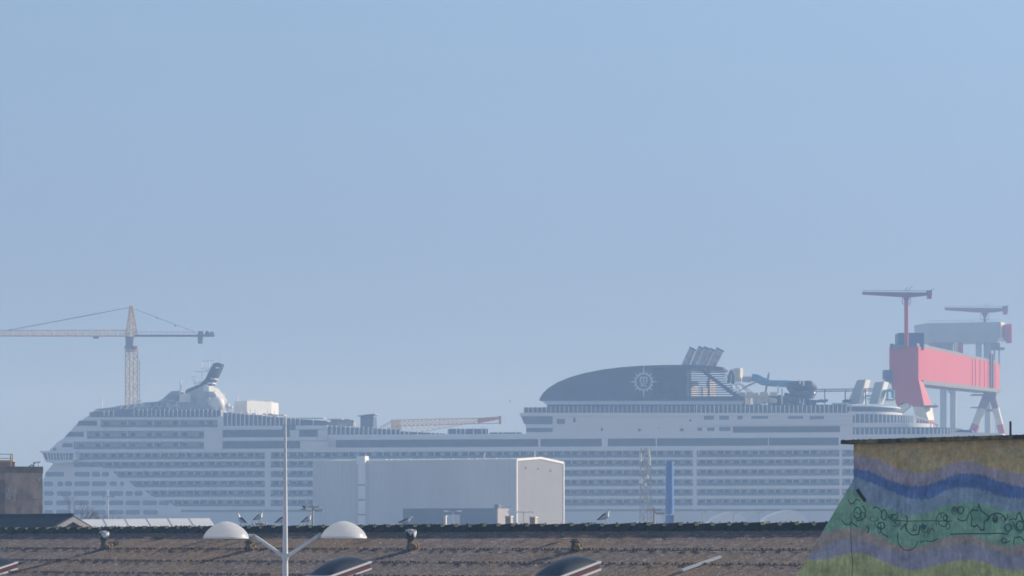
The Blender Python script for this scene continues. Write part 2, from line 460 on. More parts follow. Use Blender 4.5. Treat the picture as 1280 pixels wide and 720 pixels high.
for pts in ([(99, 526), (121, 526), (121, 532), (95.5, 532)], [(86.5, 540), (104.5, 540), (104.5, 546), (81, 546)], [(79, 554), (90, 553.8), (91, 558.8), (77, 558.8)], [(66, 560), (70, 560), (70, 563), (66, 563)]):
    MB().pxz(spoly(pts, -0.2), -0.2, 0.3).build('slope_window', 'ship_glass', ship)

# bridge wing hanging out over the side
br = MB()
def sbox(pts, d0, d1): br.prism([(S(x, y, d0)[0], d0, S(x, y, d0)[1]) for x, y in pts], [(S(x, y, d0)[0], d1, S(x, y, d0)[1]) for x, y in pts])
sbox([(49, 563.6), (95, 563.6), (95, 566.4), (52, 566.4)], -4.5, 20)
sbox([(56, 574.8), (92, 574.8), (92, 577.6), (68, 579.6), (57, 577)], -3.6, 20)
sbox([(91, 566.4), (96, 566.4), (96, 574.8), (91, 574.8)], -3.4, 1.9)
bridge = br.build('bridge_wing', 'ship_white', ship)
g = MB(); g.prism([(S(x, y, -3.5)[0], -3.5, S(x, y, -3.5)[1]) for x, y in [(53, 566.5), (91, 566.5), (91, 574.7), (56.4, 574.7)]], [(S(x, y, -3.5)[0], 19, S(x, y, -3.5)[1]) for x, y in [(53, 566.5), (91, 566.5), (91, 574.7), (56.4, 574.7)]])
g.build('bridge_window', 'ship_glass', bridge)
for x in (59, 62.5, 66, 70, 74, 78, 82, 86):
    k = MB(); a = S(x, 566.5, -3.6); c = S(x + (1.6 if x < 80 else -0.5), 574.7, -3.6)
    k.tube((a[0], -3.62, a[1]), (c[0], -3.62, c[1]), 0.22, 4); k.build('mullion', 'ship_white', bridge)

# balcony decks ---------------------------------------------------------------
cell = []          # cabin doors
divs = []          # balcony dividers
def deck_band(x0, x1, y0, y1, ref, d0=0.0):
    mb = MB(); srect(mb, x0, x1, y0, y1, d0, 2.0, ref=ref); mb.build('deck_edge', 'ship_white', ship)
def rail_strip(x0, x1, y0, y1, ref):
    mb = MB(); srect(mb, x0, x1, y0, y1, 0.14, 0.22, ref=ref); mb.build('balustrade', 'balustrade', ship)
def door(x0, x1, y0, y1, ref):
    mb = MB(); srect(mb, x0, x1, y0, y1, 1.72, 2.0, ref=ref); cell.append(mb)
def divider(x, y0, y1, ref):
    mb = MB(); s = S(x, y0, 0.3)[0]; mb.box(s - 0.09, s + 0.09, 0.3, 1.8, S(ref, y1, 0.3)[1], S(ref, y0, 0.3)[1]); divs.append(mb)
# upper three rows of the forward block
for (y0, y1), x0, x1 in (((525, 533.9), 126, 272), ((538.8, 548.2), 108.5, 255), ((552.4, 563.4), 92, 255)):
    yb = y1 if y1 < 560 else 561
    rail_strip(x0, x1, yb - 3.0, yb - 0.1, 225)
    x = 131.0 - 32.4
    while x < x1 - 4:
        for o in (0, 20.5):
            if x + o > x0 + 1 and x + o + 5.5 < x1: door(x + o, x + o + 5.6, y0 + 2.0, yb - 0.2, 225)
        if x0 + 2 < x - 4 < x1 - 2: divider(x - 4.0, y0, yb, 225)
        x += 32.4
deck_band(92, 255, 561.1, 565.6, 225, 0.02)
# long rows
opens = [(565.8, 574.2), (577.0, 585.0), (589.0, 597.0), (601.0, 609.0), (613.0, 621.0), (625.0, 633.0)]
XS = [92, 128, 145, 166, 187, 215]
# columns of balconies: pillars break the rows here
for k, (y0, y1) in enumerate(opens):
    segs = [(XS[k], 331), (338, 866), (871, 1049), (1052.5, 1080)]
    if k == 0: segs = [(92, 331), (338.5, 866), (871, 1049), (1052.5, 1080)]
    nb = opens[k + 1][0] if k + 1 < len(opens) else 637.5
    deck_band(XS[k] + 1 if k else 92.5, 1212, y1, nb, 225, 0.0)
    if k == 0: deck_band(255.4, 1212, 562.6, 565.8, 225, 0.0)
    for x0, x1 in segs:
        if x1 - x0 < 3: continue
        rail_strip(x0, x1, y1 - 3.3, y1 - 0.05, 225)
        x = x0 + random.uniform(0.5, 2.5); flip = 0
        p = 10.7
        while x + 6 < x1:
            if x < 262 and k == 0: pass
            o = 0.6 if flip else 3.4
            door(x + o, x + o + 6.3 + random.uniform(-0.5, 0.4), y0 + 1.3, y1 - 0.2, 225)
            divider(x, y0, y1 - 0.2, 225)
            x += p; flip ^= 1
# pillars
for x0, x1, y0, y1 in ((331, 338.2, 565, 637), (866, 871, 562, 637), (1049.2, 1052.4, 562, 637)):
    mb = MB(); srect(mb, x0, x1, y0, y1, -0.08, 1.9); mb.build('pillar', 'ship_white', ship)
# order so the widest-looking cells come first
many(cell, 'cabin_door', 'cabin_glass', ship)
many(divs, 'balcony_divider', 'ship_white', ship)

# public decks: dark glazed bands and white strips
def band(x0, x1, y0, y1, m='ship_glass', name='window_band', d0=0.05, ref=None):
    mb = MB(); srect(mb, x0, x1, y0, y1, d0, 2.0, ref=ref); return mb.build(name, m, ship)
def plate(x0, x1, y0, y1, d0=-0.03, ref=None, name='side_plate', d1=2.0):
    mb = MB(); srect(mb, x0, x1, y0, y1, d0, d1, ref=ref); return mb.build(name, 'ship_white', ship)
# block behind the forward tower
plate(278.2, 409, 532.4, 537.4); band(278.4, 362, 537.5, 546.6); band(374, 397, 537.5, 546.4); plate(362.2, 373.8, 537.45, 546.5); plate(397.2, 409, 537.45, 546.5)
plate(278.2, 409, 546.7, 551.3); band(278.4, 375, 551.4, 560.8); plate(375.3, 420, 551.4, 562.4); plate(278.2, 375, 560.9, 562.4)
band(353, 369, 530.6, 537.3, d0=-0.1)
# long mid body
plate(409.3, 1212, 545.2, 548.9, ref=640); plate(420, 1212, 558.5, 562.4, ref=640)
for a, c in ((420.3, 672.6), (675.8, 752), (760, 819.6), (821.2, 960), (961, 1048)):
    band(a, c, 549, 558.4, ref=640)
for a, c in ((672.8, 675.6), (752.2, 759.8), (819.7, 821.1), (960.1, 960.9), (1048.2, 1212)):
    plate(a, c, 549, 558.4, ref=640)
plate(409.2, 419.8, 549, 558.4)
# aft upper block (front overhangs like a bridge)
ab = MB()
ab.pxz(spoly([(649.5, 516), (662, 516), (1068, 516), (1068, 519.4), (650, 519.4)], -0.5), -0.5, 39)
ab.pxz(spoly([(650.4, 519.5), (1066, 519.5), (1066, 545), (658, 545), (657, 531)], 0.4), 0.4, 38)
ab.pxz(spoly([(656.6, 531), (874, 531), (874, 534.6), (657.4, 534.6)], 0.1), 0.1, 2)
ab.build('aft_superstructure', 'ship_white', ship)
for pts in ([(651.5, 520.6), (690.5, 520.6), (690.5, 530), (655.2, 530)], [(657.6, 535.2), (690.5, 535.2), (690.5, 540), (658, 540)], [(696, 523.5), (706, 523.5), (706, 529.8), (696, 529.8)], [(717, 521.5), (719, 521.5), (720, 527.5), (716, 527.5)]):
    MB().pxz(spoly(pts, 0.2), 0.2, 0.9).build('aft_window', 'balustrade', ship)
for x0, x1, y0, y1 in ((751, 753.5, 535, 538.5), (797.5, 801, 536, 539), (822, 824.5, 533, 535.5), (850, 854.5, 535.5, 539), (861.5, 864.5, 524.5, 526.8),
                       (880, 892.5, 519.9, 524.6), (899, 911, 519.9, 524.6), (922, 928, 520, 524.4), (872, 877.5, 534.5, 538.6), (884, 893, 534.5, 538.6), (899, 913, 533.6, 538.8), (939, 960, 520.4, 523.4), (985, 1004, 520.4, 523.4), (1012, 1030, 520.4, 524)):
    MB().box(S(x0, y0, .3)[0], S(x1, y0, .3)[0], 0.3, 0.9, S(x0, y1, .3)[1], S(x0, y0, .3)[1]).build('aft_window', 'balustrade', ship)
band(916, 1050, 533.4, 540.8, d0=0.25)
mb = MB(); srect(mb, 876, 1066, 528.6, 531.4, -0.6, 1.0); mb.build('gallery_rail', 'ship_white', ship)
mb = MB(); a = S(876, 531, -0.2); c = S(858, 541, -0.2)
mb.pxz([(a[0], a[1]), (a[0] - 1.0, a[1]), (c[0] - 1.0, c[1]), (c[0], c[1])], -0.2, 0.5); mb.build('stair', 'ship_white', ship)
plate(409.5, 1066, 541.4, 545.1, d0=0.35, ref=800)

# glass wind screens with white posts on the open decks
posts = []
def screen(x0, x1, y0a, y0b, y1, step=5.6, d=0.4, glass=True, pr=0.13, skip=0.0, over=0.8):
    if glass:
        mb = MB(); mb.pxz(spoly([(x0, y0a + 1), (x1, y0b + 1), (x1, y1), (x0, y1)], d + 0.3), d + 0.3, d + 0.38)
        mb.build('glass_screen', 'screen_glass', ship)
    x = x0
    while x <= x1:
        f = (x - x0) / max(1e-6, x1 - x0); yt = y0a + (y0b - y0a) * f - random.uniform(0, over)
        if random.random() >= skip:
            s, zt = S(x, yt, d); zb = S(x, y1, d)[1]
            posts.append((pr, MB().box(s - pr, s + pr, d - 0.12, d + 0.12, zb, zt)))
        x += step
screen(168, 276, 512, 512, 520.4, 5.4, pr=0.13)
screen(112, 166, 514.2, 512, 520.6, 6.0, skip=0.7)
screen(279, 356, 514.5, 521, 532.2, 5.4, pr=0.16)
screen(358, 408, 522, 525, 532.2, 5.6, skip=0.3)
screen(409, 500, 531.5, 536, 545.0, 5.7, pr=0.16)
screen(500, 556, 538, 541, 545.0, 5.5, skip=0.25)
screen(560, 610, 535, 535, 545.0, 5.3, skip=0.2)
screen(612, 652, 539.5, 539.5, 545.0, 5.5, skip=0.5)
screen(655, 870, 508.3, 507.2, 515.9, 5.6, pr=0.07)
screen(871, 1064, 506.8, 506.8, 515.9, 5.5, pr=0.13)
posts.sort(key=lambda a: -a[0])
many([a[1] for a in posts], 'screen_post', 'white_trim', ship)

# stern terraces, rounded in plan so their ends catch the sun
def terrace(x0, x1, y0, y1, name='stern_terrace', m='ship_white', d0=0.2, d1=38.8, ln=16):
    s0 = S(x0, y0, d0)[0]; s1 = S(x1, y0, 19)[0]; z0 = S(x0, y1, d0)[1]; z1 = S(x0, y0, d0)[1]
    c = (d0 + d1) / 2; h = (d1 - d0) / 2
    pts = [(s0, d0)] + [(s1 - ln + ln * math.cos(a), c + h * math.sin(a)) for a in [R(-90 + 180 * i / 28) for i in range(29)]] + [(s0, d1)]
    return MB().pxy(pts, z0, z1).build(name, m, ship), pts, z0, z1
def terrace_posts(pts, z0, z1, n=24, r=0.16):
    mb = MB()
    out = []
    P = [Vector((x, y)) for x, y in pts[:20]]
    L = [0]
    for i in range(1, len(P)): L.append(L[-1] + (P[i] - P[i - 1]).length)
    k = 0; d = 0.7
    while d < L[-1]:
        while L[k + 1] < d: k += 1
        q = P[k].lerp(P[k + 1], (d - L[k]) / (L[k + 1] - L[k]))
        out.append(MB().box(q.x - r, q.x + r, q.y - r, q.y + r, z0, z1)); d += 1.42
    return out
terrace(1066.3, 1128, 514.2, 517.6)
terrace(1066.3, 1126, 506.8, 508.2, 'stern_rail')
terrace(1066.3, 1121, 508.3, 514.1, 'stern_glass', 'screen_glass', 0.6, 38.4)
terrace(1066.3, 1168, 528.4, 534.2)
o, pts, z0, z1 = terrace(1066.3, 1142, 518.2, 528.3, 'stern_glass', 'screen_glass', 0.6, 38.4)
tp = terrace_posts([(x, y) for x, y in pts], z0, z1 + 0.2)
o, pts, z0, z1 = terrace(1066.3, 1203, 534.4, 543.2, 'stern_glass', 'screen_glass', 0.6, 38.4)
tp += terrace_posts(pts, z0, z1 - 0.3)
many(tp, 'stern_post', 'ship_white', ship)
terrace(1066.3, 1212, 543.4, 550)
mb = MB()
for i in range(9):
    x = 1142 + i * 3.6; y = 519 + i * 1.3
    a = S(x, y, 10 + i * 0.5); c = S(x, y + 9, 10 + i * .5); mb.box(a[0] - .16, a[0] + .16, 10 + i * .5, 10.3 + i * .5, c[1], a[1])
a = S(1140, 518.6, 10); c = S(1173, 531, 14); mb.tube((a[0], 10, a[1]), (c[0], 14, c[1]), 0.22, 5)
mb.build('raked_rail', 'ship_white', ship)

# forward deck house, mast fin and radome
DM = 12
mh = MB()
mh.pxz(spoly([(228, 497), (231, 492), (246, 486), (256, 480.5), (262, 483.5), (269, 492), (273, 499), (270, 512), (226, 512)], DM), DM, DM + 12)
mh.build('mast_house', 'mast_grey', ship)
fin = MB()
fin.pxz(spoly([(231, 491.4), (232.5, 487.2), (240, 484), (250, 480), (257, 473), (263.5, 459), (267, 454.2), (271, 453.2), (276.8, 454.6), (275, 460), (270.5, 470), (267.5, 474.5), (265, 481.5), (258, 481.5), (252, 485), (240, 490.2)], DM + 4), DM + 4, DM + 8)
fin = fin.build('mast_fin', 'fin_navy', ship)
f2 = MB()
for x0, x1, y0, y1 in ((259, 266, 478.2, 479.6), (269.5, 273.5, 458.8, 460.6), (263, 268.5, 473.0, 474.0)):
    a = S(x0, y0, DM + 3.6); c = S(x1, y1, DM + 3.6)
    f2.box(a[0], c[0], DM + 3.6, DM + 8.4, c[1], a[1])
f2.build('fin_band', 'white_trim', fin)
def rbox(cx, y0, y1, d, w, l, ang, m, name, parent=ship):
    s, z1 = S(cx, y0, d); z0 = S(cx, y1, d)[1]
    ca, sa = math.cos(ang), math.sin(ang)
    pts = [(s + a * ca - bb * sa, d + a * sa + bb * ca) for a, bb in ((-w / 2, -l / 2), (w / 2, -l / 2), (w / 2, l / 2), (-w / 2, l / 2))]
    return MB().pxy(pts, z0, z1).build(name, m, parent)
rbox(231.3, 492.4, 502.6, DM - 2, 2.4, 2.6, R(62), 'white_trim', 'signal_locker')
rbox(260.0, 482.6, 489.5, DM - 1, 1.8, 2.4, R(62), 'white_trim', 'signal_locker')
a = S(271.5, 505, DM - 1)
MB().sphere((a[0], DM - 1, a[1]), 2.42, 28, 16).build('radome', 'white_trim', ship, True)
a = S(271.5, 513.5, DM - 1); MB().lathe((a[0], DM - 1, a[1] - 0.4), [(1.3, 0), (1.0, 1.0)], 12).build('radome_foot', 'ship_white', ship)
mb = MB()
def bar(p, q, r, d): 
    a = S(*p, d); c = S(*q, d); mb.tube((a[0], d, a[1]), (c[0], d, c[1]), r, 5)
for p, q, r in (((251.5, 450), (252.5, 462), .16), ((252, 451.5), (268, 450.5), .10), ((261, 451), (261, 463), .18), ((252, 460), (263, 460), .10), ((244, 464.5), (257, 464.3), .12), ((252, 465), (252.5, 474), .14), ((257, 463.5), (261, 463.5), .3),
                ((274, 453.5), (276.8, 448.3), .2), ((241.5, 473), (244, 482), .14), ((239, 471.5), (245, 471), .1), ((244, 479), (252, 478), .16), ((250, 475.5), (250, 480), .2), ((226, 475.5), (225.6, 487), .28), ((225, 487), (225.4, 512), .2),
                ((269, 488), (270, 494), .28), ((281, 491), (281, 498), .12), ((297, 493), (297, 502), .14), ((326, 496), (326, 501), .12), ((127, 497.5), (127.4, 511), .2)):
    bar(p, q, r, DM + 2)
mb.build('antenna', 'white_trim', ship)
# dark clutter of sun decks and pipes ahead of the mast
mb = MB()
mb.pxz(spoly([(137, 509.5), (150, 507), (160, 506.5), (170, 505), (182, 503), (198, 502), (205, 497), (214, 489), (225, 488.5), (226, 512), (118, 512), (122, 511)], 14), 14, 26)
mb.build('sun_deck_house', 'deck_clutter', ship)
mb = MB()
for i in range(26):
    x = random.uniform(140, 226); y = random.uniform(499, 509)
    if y < 511 - (x - 130) * 0.2: continue
    a = S(x, y, 10); l = random.uniform(0.6, 2.2); mb.tube((a[0], 10, a[1]), (a[0] + l, 10, a[1] + random.uniform(-.3, .6)), 0.15, 5)
for i in range(9):
    x = 150 + i * 8; a = S(x, 511.5, 9); c = S(x + 4, 505.5 + random.uniform(-1, 1), 9); mb.tube((a[0], 9, a[1]), (c[0], 9, c[1]), .14, 5)
mb.build('deck_pipe', 'white_trim', ship)
# white twin deck house, its right half facing the sun
mb = MB(); a = S(292, 501, 14); c = S(309.2, 518, 14); e = S(331, 518, 14)
mb.pxy([(a[0], 15), (c[0], 13.4), (e[0], 23.5), (e[0], 34), (a[0], 34)], c[1] - 1.0, a[1]); house = mb.build('pool_house', 'ship_white', ship)
MB().pxy([(c[0] + 0.6, 16.0), (e[0] - 0.8, 24.5), (e[0] - .8, 32), (c[0] + .6, 32)], a[1] - 0.0 + 0.01, a[1] + 0.45).build('roof_kerb', 'deck_clutter', house)
for px_, py_, r_ in ((284.5, 507.5, .8), (289, 509.5, .55), (262, 500.5, .9), (221, 507, .7), (212, 508.5, .5)):
    a = S(px_, py_, DM - 2); mb = MB(); mb.sphere((a[0], DM - 2, a[1]), r_, 14, 8); mb.lathe((a[0], DM - 2, a[1] - r_ * 1.9), [(r_ * .5, 0), (r_ * .4, r_ * 1.3)], 8); mb.build('small_radome', 'ship_white', ship, True)
a = S(325.5, 508, 22); MB().lathe((a[0], 22, a[1] - 2.4), [(1.5, 0), (1.5, 3.6), (1.3, 4.0), (.6, 4.3)], 18).build('tank', 'ship_white', ship, True)
for i in range(30):
    x = random.uniform(280, 345); y = 517 + (x - 300) * .045 + random.uniform(-1.5, 1.0); a = S(x, y, 9); w = random.uniform(.15, .8)
    MB().box(a[0] - w, a[0] + w, 8.5, 9.5, a[1] - random.uniform(.2, .6), a[1] + .15).build('deck_locker', 'white_trim', ship)
for x in (297, 302, 313, 319, 334, 343):
    a = S(x, 516, 10); MB().tube((a[0], 10, a[1] - 1), (a[0], 10, a[1] + random.uniform(.6, 1.6)), .1, 5).build('antenna_whip', 'white_trim', ship)
# slim rails and canopies on the lower sun deck
mb = MB()
for x0, x1, y in ((279, 330, 519), (334, 356, 518.5), (358, 405, 522.5), (410, 428, 523.5)):
    a = S(x0, y, 6); c = S(x1, y + 1.2, 6); mb.box(a[0], c[0], 5, 9, a[1] - .25, a[1])
mb.build('sun_canopy', 'cream', ship)
for x0, x1, y0, y1 in ((413, 437, 524, 532), (396, 408, 526, 532), (281, 284.5, 525, 532)):
    mb = MB(); a = S(x0, y0, 8); c = S(x1, y1, 8); mb.box(a[0], c[0], 8, 18, c[1], a[1]); mb.build('deck_house', 'deck_clutter', ship)
mb = MB(); a = S(450.5, 520.4, 10); c = S(466.5, 545, 10); mb.box(a[0], c[0], 10, 16, c[1], a[1]); tw = mb.build('climbing_tower', 'screen_glass', ship)
mb = MB(); a = S(448, 519.6, 10); c = S(469, 517, 10); mb.prism([(a[0], 9, a[1]), (c[0], 9, c[1]), (c[0], 9, c[1] - .25), (a[0], 9, a[1] - .25)], [(a[0], 17, a[1]), (c[0], 17, c[1]), (c[0], 17, c[1] - .25), (a[0], 17, a[1] - .25)]); mb.build('tower_roof', 'deck_clutter', tw)
rbox(282.3, 525.2, 532, 1.4, 1.0, 1.0, R(70), 'cream', 'deck_locker')

# funnel ---------------------------------------------------------------------
DF = 9.0
top = [(674, 500.6), (675, 497), (679, 491), (686, 484.5), (697, 477.8), (712, 471.6), (730, 466.4), (752, 462), (776, 459), (800, 457.2), (830, 456.2), (860, 456), (885, 457)]
solid = top[:10] + [(816, 456.6), (816, 500.6)]
def shrink(pts, f, cx=800, cy=500.6): return [(cx + (x - cx) * f, cy + (y - cy) * (f * 0.97)) for x, y in pts]
fun = MB()
rings = [(DF + 0, 1.0), (DF + 20, 1.0)]
A = [(S(x, y, DF)[0], DF, S(x, y, DF)[1]) for x, y in solid]
Bk = [(a[0], DF + 20, a[2]) for a in A]
fun.prism(A, Bk)
funnel = fun.build('funnel', 'funnel_blue', ship)
# open right half: roof shell, sill, slanting bar, louvres
fr = MB()
roofpx = [(816.2, 456.6), (830, 456.2), (860, 456), (885, 457), (904, 459), (904, 461.4), (885, 461), (860, 460.2), (830, 460.4), (816.2, 460.6)]
fr.pxz(spoly(roofpx, DF), DF, DF + 20)
fr.pxz(spoly([(816.2, 495.2), (924, 495.2), (931, 500.6), (816.2, 500.6)], DF), DF, DF + 20)
fr.pxz(spoly([(870, 459.6), (876, 459.6), (931, 499.5), (922, 499.5)], DF - 0.15), DF - .15, DF + 1.6)
fr.build('funnel_frame', 'funnel_blue', funnel)
bk = MB()
bk.pxz(spoly([(816.3, 461), (858, 460.8), (858, 495), (816.3, 495)], DF + 3), DF + 3, DF + 17)
bk.build('funnel_casing', 'funnel_blue', funnel)
y = 462.6
while y < 495:
    xr = min(924.0, 873 + (y - 459.6) * 1.38) if y > 459.6 else 873
    l = MB(); srect(l, 816.4, 905 + max(0, (y - 470)) * 0.75, y, y + 1.35, DF + .3, DF + .7); l.build('louvre', 'funnel_blue', funnel)
    y += 2.75
for x, w in ((812, .25), (830, .2), (845, .2), (862.5, .3), (886, .25)):
    l = MB(); a = S(x, 461, DF + .9); c = S(x, 495, DF + .9); l.box(a[0] - w, a[0] + w, DF + .9, DF + 1.4, c[1], a[1]); l.build('louvre_post', 'funnel_blue', funnel)
# faint horizontal ribs on the closed flank
for i in range(9):
    y = 472 + i * 3.0
    x0 = 716 + i * 1.0
    l = MB(); srect(l, x0, 815.8, y, y + 0.9, DF - .12, DF + .1); l.build('rib', 'slide_dark', funnel)
# base under the funnel
mb = MB(); mb.pxz(spoly([(678, 500.9), (930, 500.9), (927, 505.6), (682, 505.6)], DF + .5), DF + .5, DF + 19); mb.build('funnel_base', 'ship_white', ship)
mb = MB(); mb.pxz(spoly([(684, 505.8), (1064, 505.8), (1064, 516), (684, 516)], DF + 2), DF + 2, DF + 20); mb.build('upper_house', 'ship_glass', ship)
# bright lockers behind the louvres
for (xa, da), (xb, db), ya, yb in (((862.5, 2.0), (873, 6.2), 475.5, 494.6), ((878.5, 8.4), (884.5, 10.8), 483.5, 494.6), ((884.8, 10.9), (894.5, 14.8), 475.5, 494.6)):
    p = S(xa, ya, DF + da); q = S(xb, ya, DF + db); zb_ = S(xa, yb, DF + da)[1]
    MB().pxy([(p[0], DF + da), (q[0], DF + db), (q[0] - .5, DF + db + .3), (p[0] - .5, DF + da + .3)], zb_, p[1]).build('uptake_screen', 'cream', funnel)
# exhaust stacks
for x, w, yt, dd in ((850.5, 7.0, 436.5, 3), (861.5, 5.5, 435.0, 6), (868.5, 6.5, 435.6, 10), (876, 5.0, 437.2, 6), (884, 8.0, 437.6, 3)):
    p = MB(); d = DF + dd + 4; a = S(x + w / 2, 458, d); c = S(x + w / 2 + 12, yt, d); r = w / 6.0
    p.tube((a[0], d, a[1] - 1), (c[0], d, c[1]), r, 12); st = p.build('exhaust_pipe', 'stack_metal', ship, True); mb = MB(); dv = (Vector((c[0], d, c[1])) - Vector((a[0], d, a[1] - 1))).normalized(); mb.tube(Vector((c[0], d, c[1])) - dv * .1, Vector((c[0], d, c[1])) + dv * .35, r * 1.06, 12); mb.build('pipe_rim', 'funnel_blue', st)
# emblem on the funnel flank: compass star, ring and letters
em = MB(); ec = S(804.5, 477.2, DF - .3); De = DF - 0.3
def ringmesh(mb, r0, r1, n=40):
    for i in range(n):
        a0, a1 = 2 * math.pi * i / n, 2 * math.pi * (i + 1) / n
        q = [(ec[0] + r * math.cos(a), ec[1] + r * math.sin(a)) for r, a in ((r0, a0), (r1, a0), (r1, a1), (r0, a1))]
        mb.pxz(q, De, De + .3)
PXM = 4.0
ringmesh(em, 9.1 / PXM, 11.2 / PXM)
for k in range(16):
    a = R(90 + k * 22.5)
    L = 21.5 if k % 8 == 0 else 19.0 if k % 4 == 0 else 16.0 if k % 2 == 0 else 14.0
    hw = 0.115 if k % 4 == 0 else 0.10
    q = [(ec[0] + r * math.cos(b_) / PXM, ec[1] + r * math.sin(b_) / PXM) for r, b_ in ((11.3, a - hw), (L, a), (11.3, a + hw))]
    em.pxz(q, De, De + .28)
def letters(mb, txt, size, cx, cz, bold=0.0):
    cu = bpy.data.curves.new('letters', 'FONT'); cu.body = txt; cu.size = size; cu.align_x = 'CENTER'; cu.offset = bold; cu.extrude = 0.1
    ob = bpy.data.objects.new('letters', cu); COL.objects.link(ob)
    bpy.context.view_layer.update()
    me = ob.evaluated_get(bpy.context.evaluated_depsgraph_get()).to_mesh()
    vs = [(cx + v.co.x, De + 0.1 - v.co.z, cz + v.co.y) for v in me.vertices]
    fs = [tuple(p.vertices) for p in me.polygons]
    mb.add(vs, fs)
    bpy.data.objects.remove(ob); bpy.data.curves.remove(cu)
letters(em, 'm', 3.5, ec[0], ec[1] - 0.05, 0.10)
letters(em, 'sc', 2.5, ec[0], ec[1] - 1.45, 0.06)
em.build('emblem', 'emblem_white', funnel)

# water park behind the funnel -------------------------------------------------
def sp(px, py, d): a = S(px, py, d); return Vector((a[0], d, a[1]))
mb = MB(); mb.path([sp(911, 479, 12), sp(911.5, 471, 12), sp(914, 462.5, 12), sp(916.5, 470, 12), sp(916, 480, 12)], 0.55, 8); mb.build('slide_loop', 'slide_dark', ship, True)
rbox(923, 460.4, 477, 13, 2.2, 2.2, R(70), 'cream', 'slide_tower')
rbox(917.6, 461.5, 476, 12.4, 0.9, 0.9, R(70), 'white_trim', 'slide_tower')
mb = MB(); mb.path([sp(928, 474, 12), sp(939, 474.4, 12)], 0.9, 8); mb.path([sp(931, 484, 12), sp(942, 479, 12), sp(948, 476, 12)], .3, 6); mb.build('slide_chute', 'deck_clutter', ship, True)
mb = MB(); mb.path([sp(940, 471.8, 12), sp(946, 472.6, 12), sp(953, 476.4, 12), sp(962, 479, 12), sp(980, 479.6, 12), sp(1000, 480.6, 12)], [1.2, 1.3, 1.3, 1.0, 1.1, 1.1], 10); mb.build('water_slide', 'slide_blue', ship, True)
mb = MB()
mb.path([sp(984, 482, 12), sp(1000, 480.8, 11), sp(1012, 480.5, 12), sp(1016.5, 484, 15), sp(1012, 488.5, 17), sp(1000, 488, 14), sp(988, 485, 11), sp(992, 491, 10), sp(1004, 493.5, 10), sp(1014, 494, 12), sp(1016, 490, 15)], 1.25, 10)
mb.path([sp(980, 495.5, 11), sp(990, 498, 11), sp(1000, 499.5, 11), sp(1010, 499, 12)], 1.3, 10)
mb.build('tube_slide', 'slide_dark', ship, True)
mb = MB(); mb.tube(sp(956.5, 493, 12), sp(960.8, 467.5, 12), 0.32, 6); mb.tube(sp(961, 467, 12), sp(961.5, 465.8, 12), .3, 6); mb.build('raked_post', 'jib_maroon', ship)
mb = MB()
for x, y0, y1 in ((972.5, 482, 492), (977.5, 486, 506), (1000, 474, 480), (1004.5, 476, 482), (1000, 497, 504), (1004.5, 496, 506), (914.5, 480, 490), (920.5, 481, 491), (936, 494, 506), (942, 494, 506), (959.5, 491, 504), (950, 497, 506)):
    mb = MB(); mb.tube(sp(x, y0, 10), sp(x, y1, 10), 0.26, 6); mb.build('slide_support', 'white_trim', ship)
mb = MB()
for i in range(34):
    x = random.uniform(926, 972); y = random.uniform(492, 504); w = random.uniform(.3, 1.3); d = random.uniform(9, 13)
    p = sp(x, y, d); mb.box(p.x - w, p.x + w, d, d + 1, p.z - w * .6, p.z + w * .6)
mb.build('splash_park', 'cream', ship)
for x, y0, w, m_ in ((969, 494, 3.2, 'slide_dark'), (990, 495, 4.6, 'deck_clutter'), (1012, 500, 3.0, 'slide_dark'), (931, 494, 2.6, 'cream')):
    rbox(x, y0, 506.5, 14, w, w, R(40), m_, 'play_house')
mb = MB()
for x0, y0, x1, y1 in ((925, 480, 950, 497), (928, 484, 946, 500), (905, 466, 926, 489), (918, 493, 938, 480)):
    mb.tube(sp(x0, y0, 13), sp(x1, y1, 13), .16, 5)
for i in range(8):
    x = 897 + i * 3.2; mb.tube(sp(x, 465 + i * 2.2, 14), sp(x + 10, 466 + i * 2.2, 14), .12, 4)
mb.build('slide_stair', 'deck_clutter', ship)
# rope course: thin blue truss on posts
mb = MB(); lattice(mb, sp(1017, 488, 12), sp(1102, 487.2, 12), 0.75, 0.75, 26, 0.10)
for x in (1031, 1056.5, 1082): mb.tube(sp(x, 487, 12), sp(x, 506, 12), .2, 5)
for x in (1024, 1030, 1056, 1060): mb.tube(sp(x - 3, 502, 11), sp(x + 4, 500.5, 11), .45, 6)
mb.tube(sp(1015.5, 500.5, 11), sp(1020, 501.6, 11), .3, 5); mb.tube(sp(1020, 501.6, 11), sp(1035, 500.2, 11), .3, 5)
mb.build('rope_course', 'gantry_blue', ship)
# two raked fins, front shade and edge sunlight put into their colours
for pts in ([(1059, 504.5), (1071.5, 475), (1081.2, 474.5), (1073.5, 504)], [(1086, 504.5), (1093.5, 478), (1104.2, 477), (1096.5, 504.5)]):
    mb = MB(); A = [sp(x, y, 11) for x, y in pts]; Bk = [v + Vector((1.2, 5, 0)) for v in A]; mb.prism(A, Bk); fn = mb.build('raked_fin', 'gantry_grey', ship); mb = MB(); e0, e1 = A[2], A[3]; mb.prism([e0 + Vector((.02, -.05, .05)), e1 + Vector((.02, -.05, 0)), e1 + Vector((.02, 5, 0)) + Vector((1.2, 0, 0)), e0 + Vector((.02, 5, 0)) + Vector((1.2, 0, .05))], [v + Vector((.35, .12, 0)) for v in (e0 + Vector((.02, -.05, .05)), e1 + Vector((.02, -.05, 0)), e1 + Vector((1.22, 5, 0)), e0 + Vector((1.22, 5, .05)))]); mb.build('fin_lit_edge', 'white_trim', fn)
mb = MB()
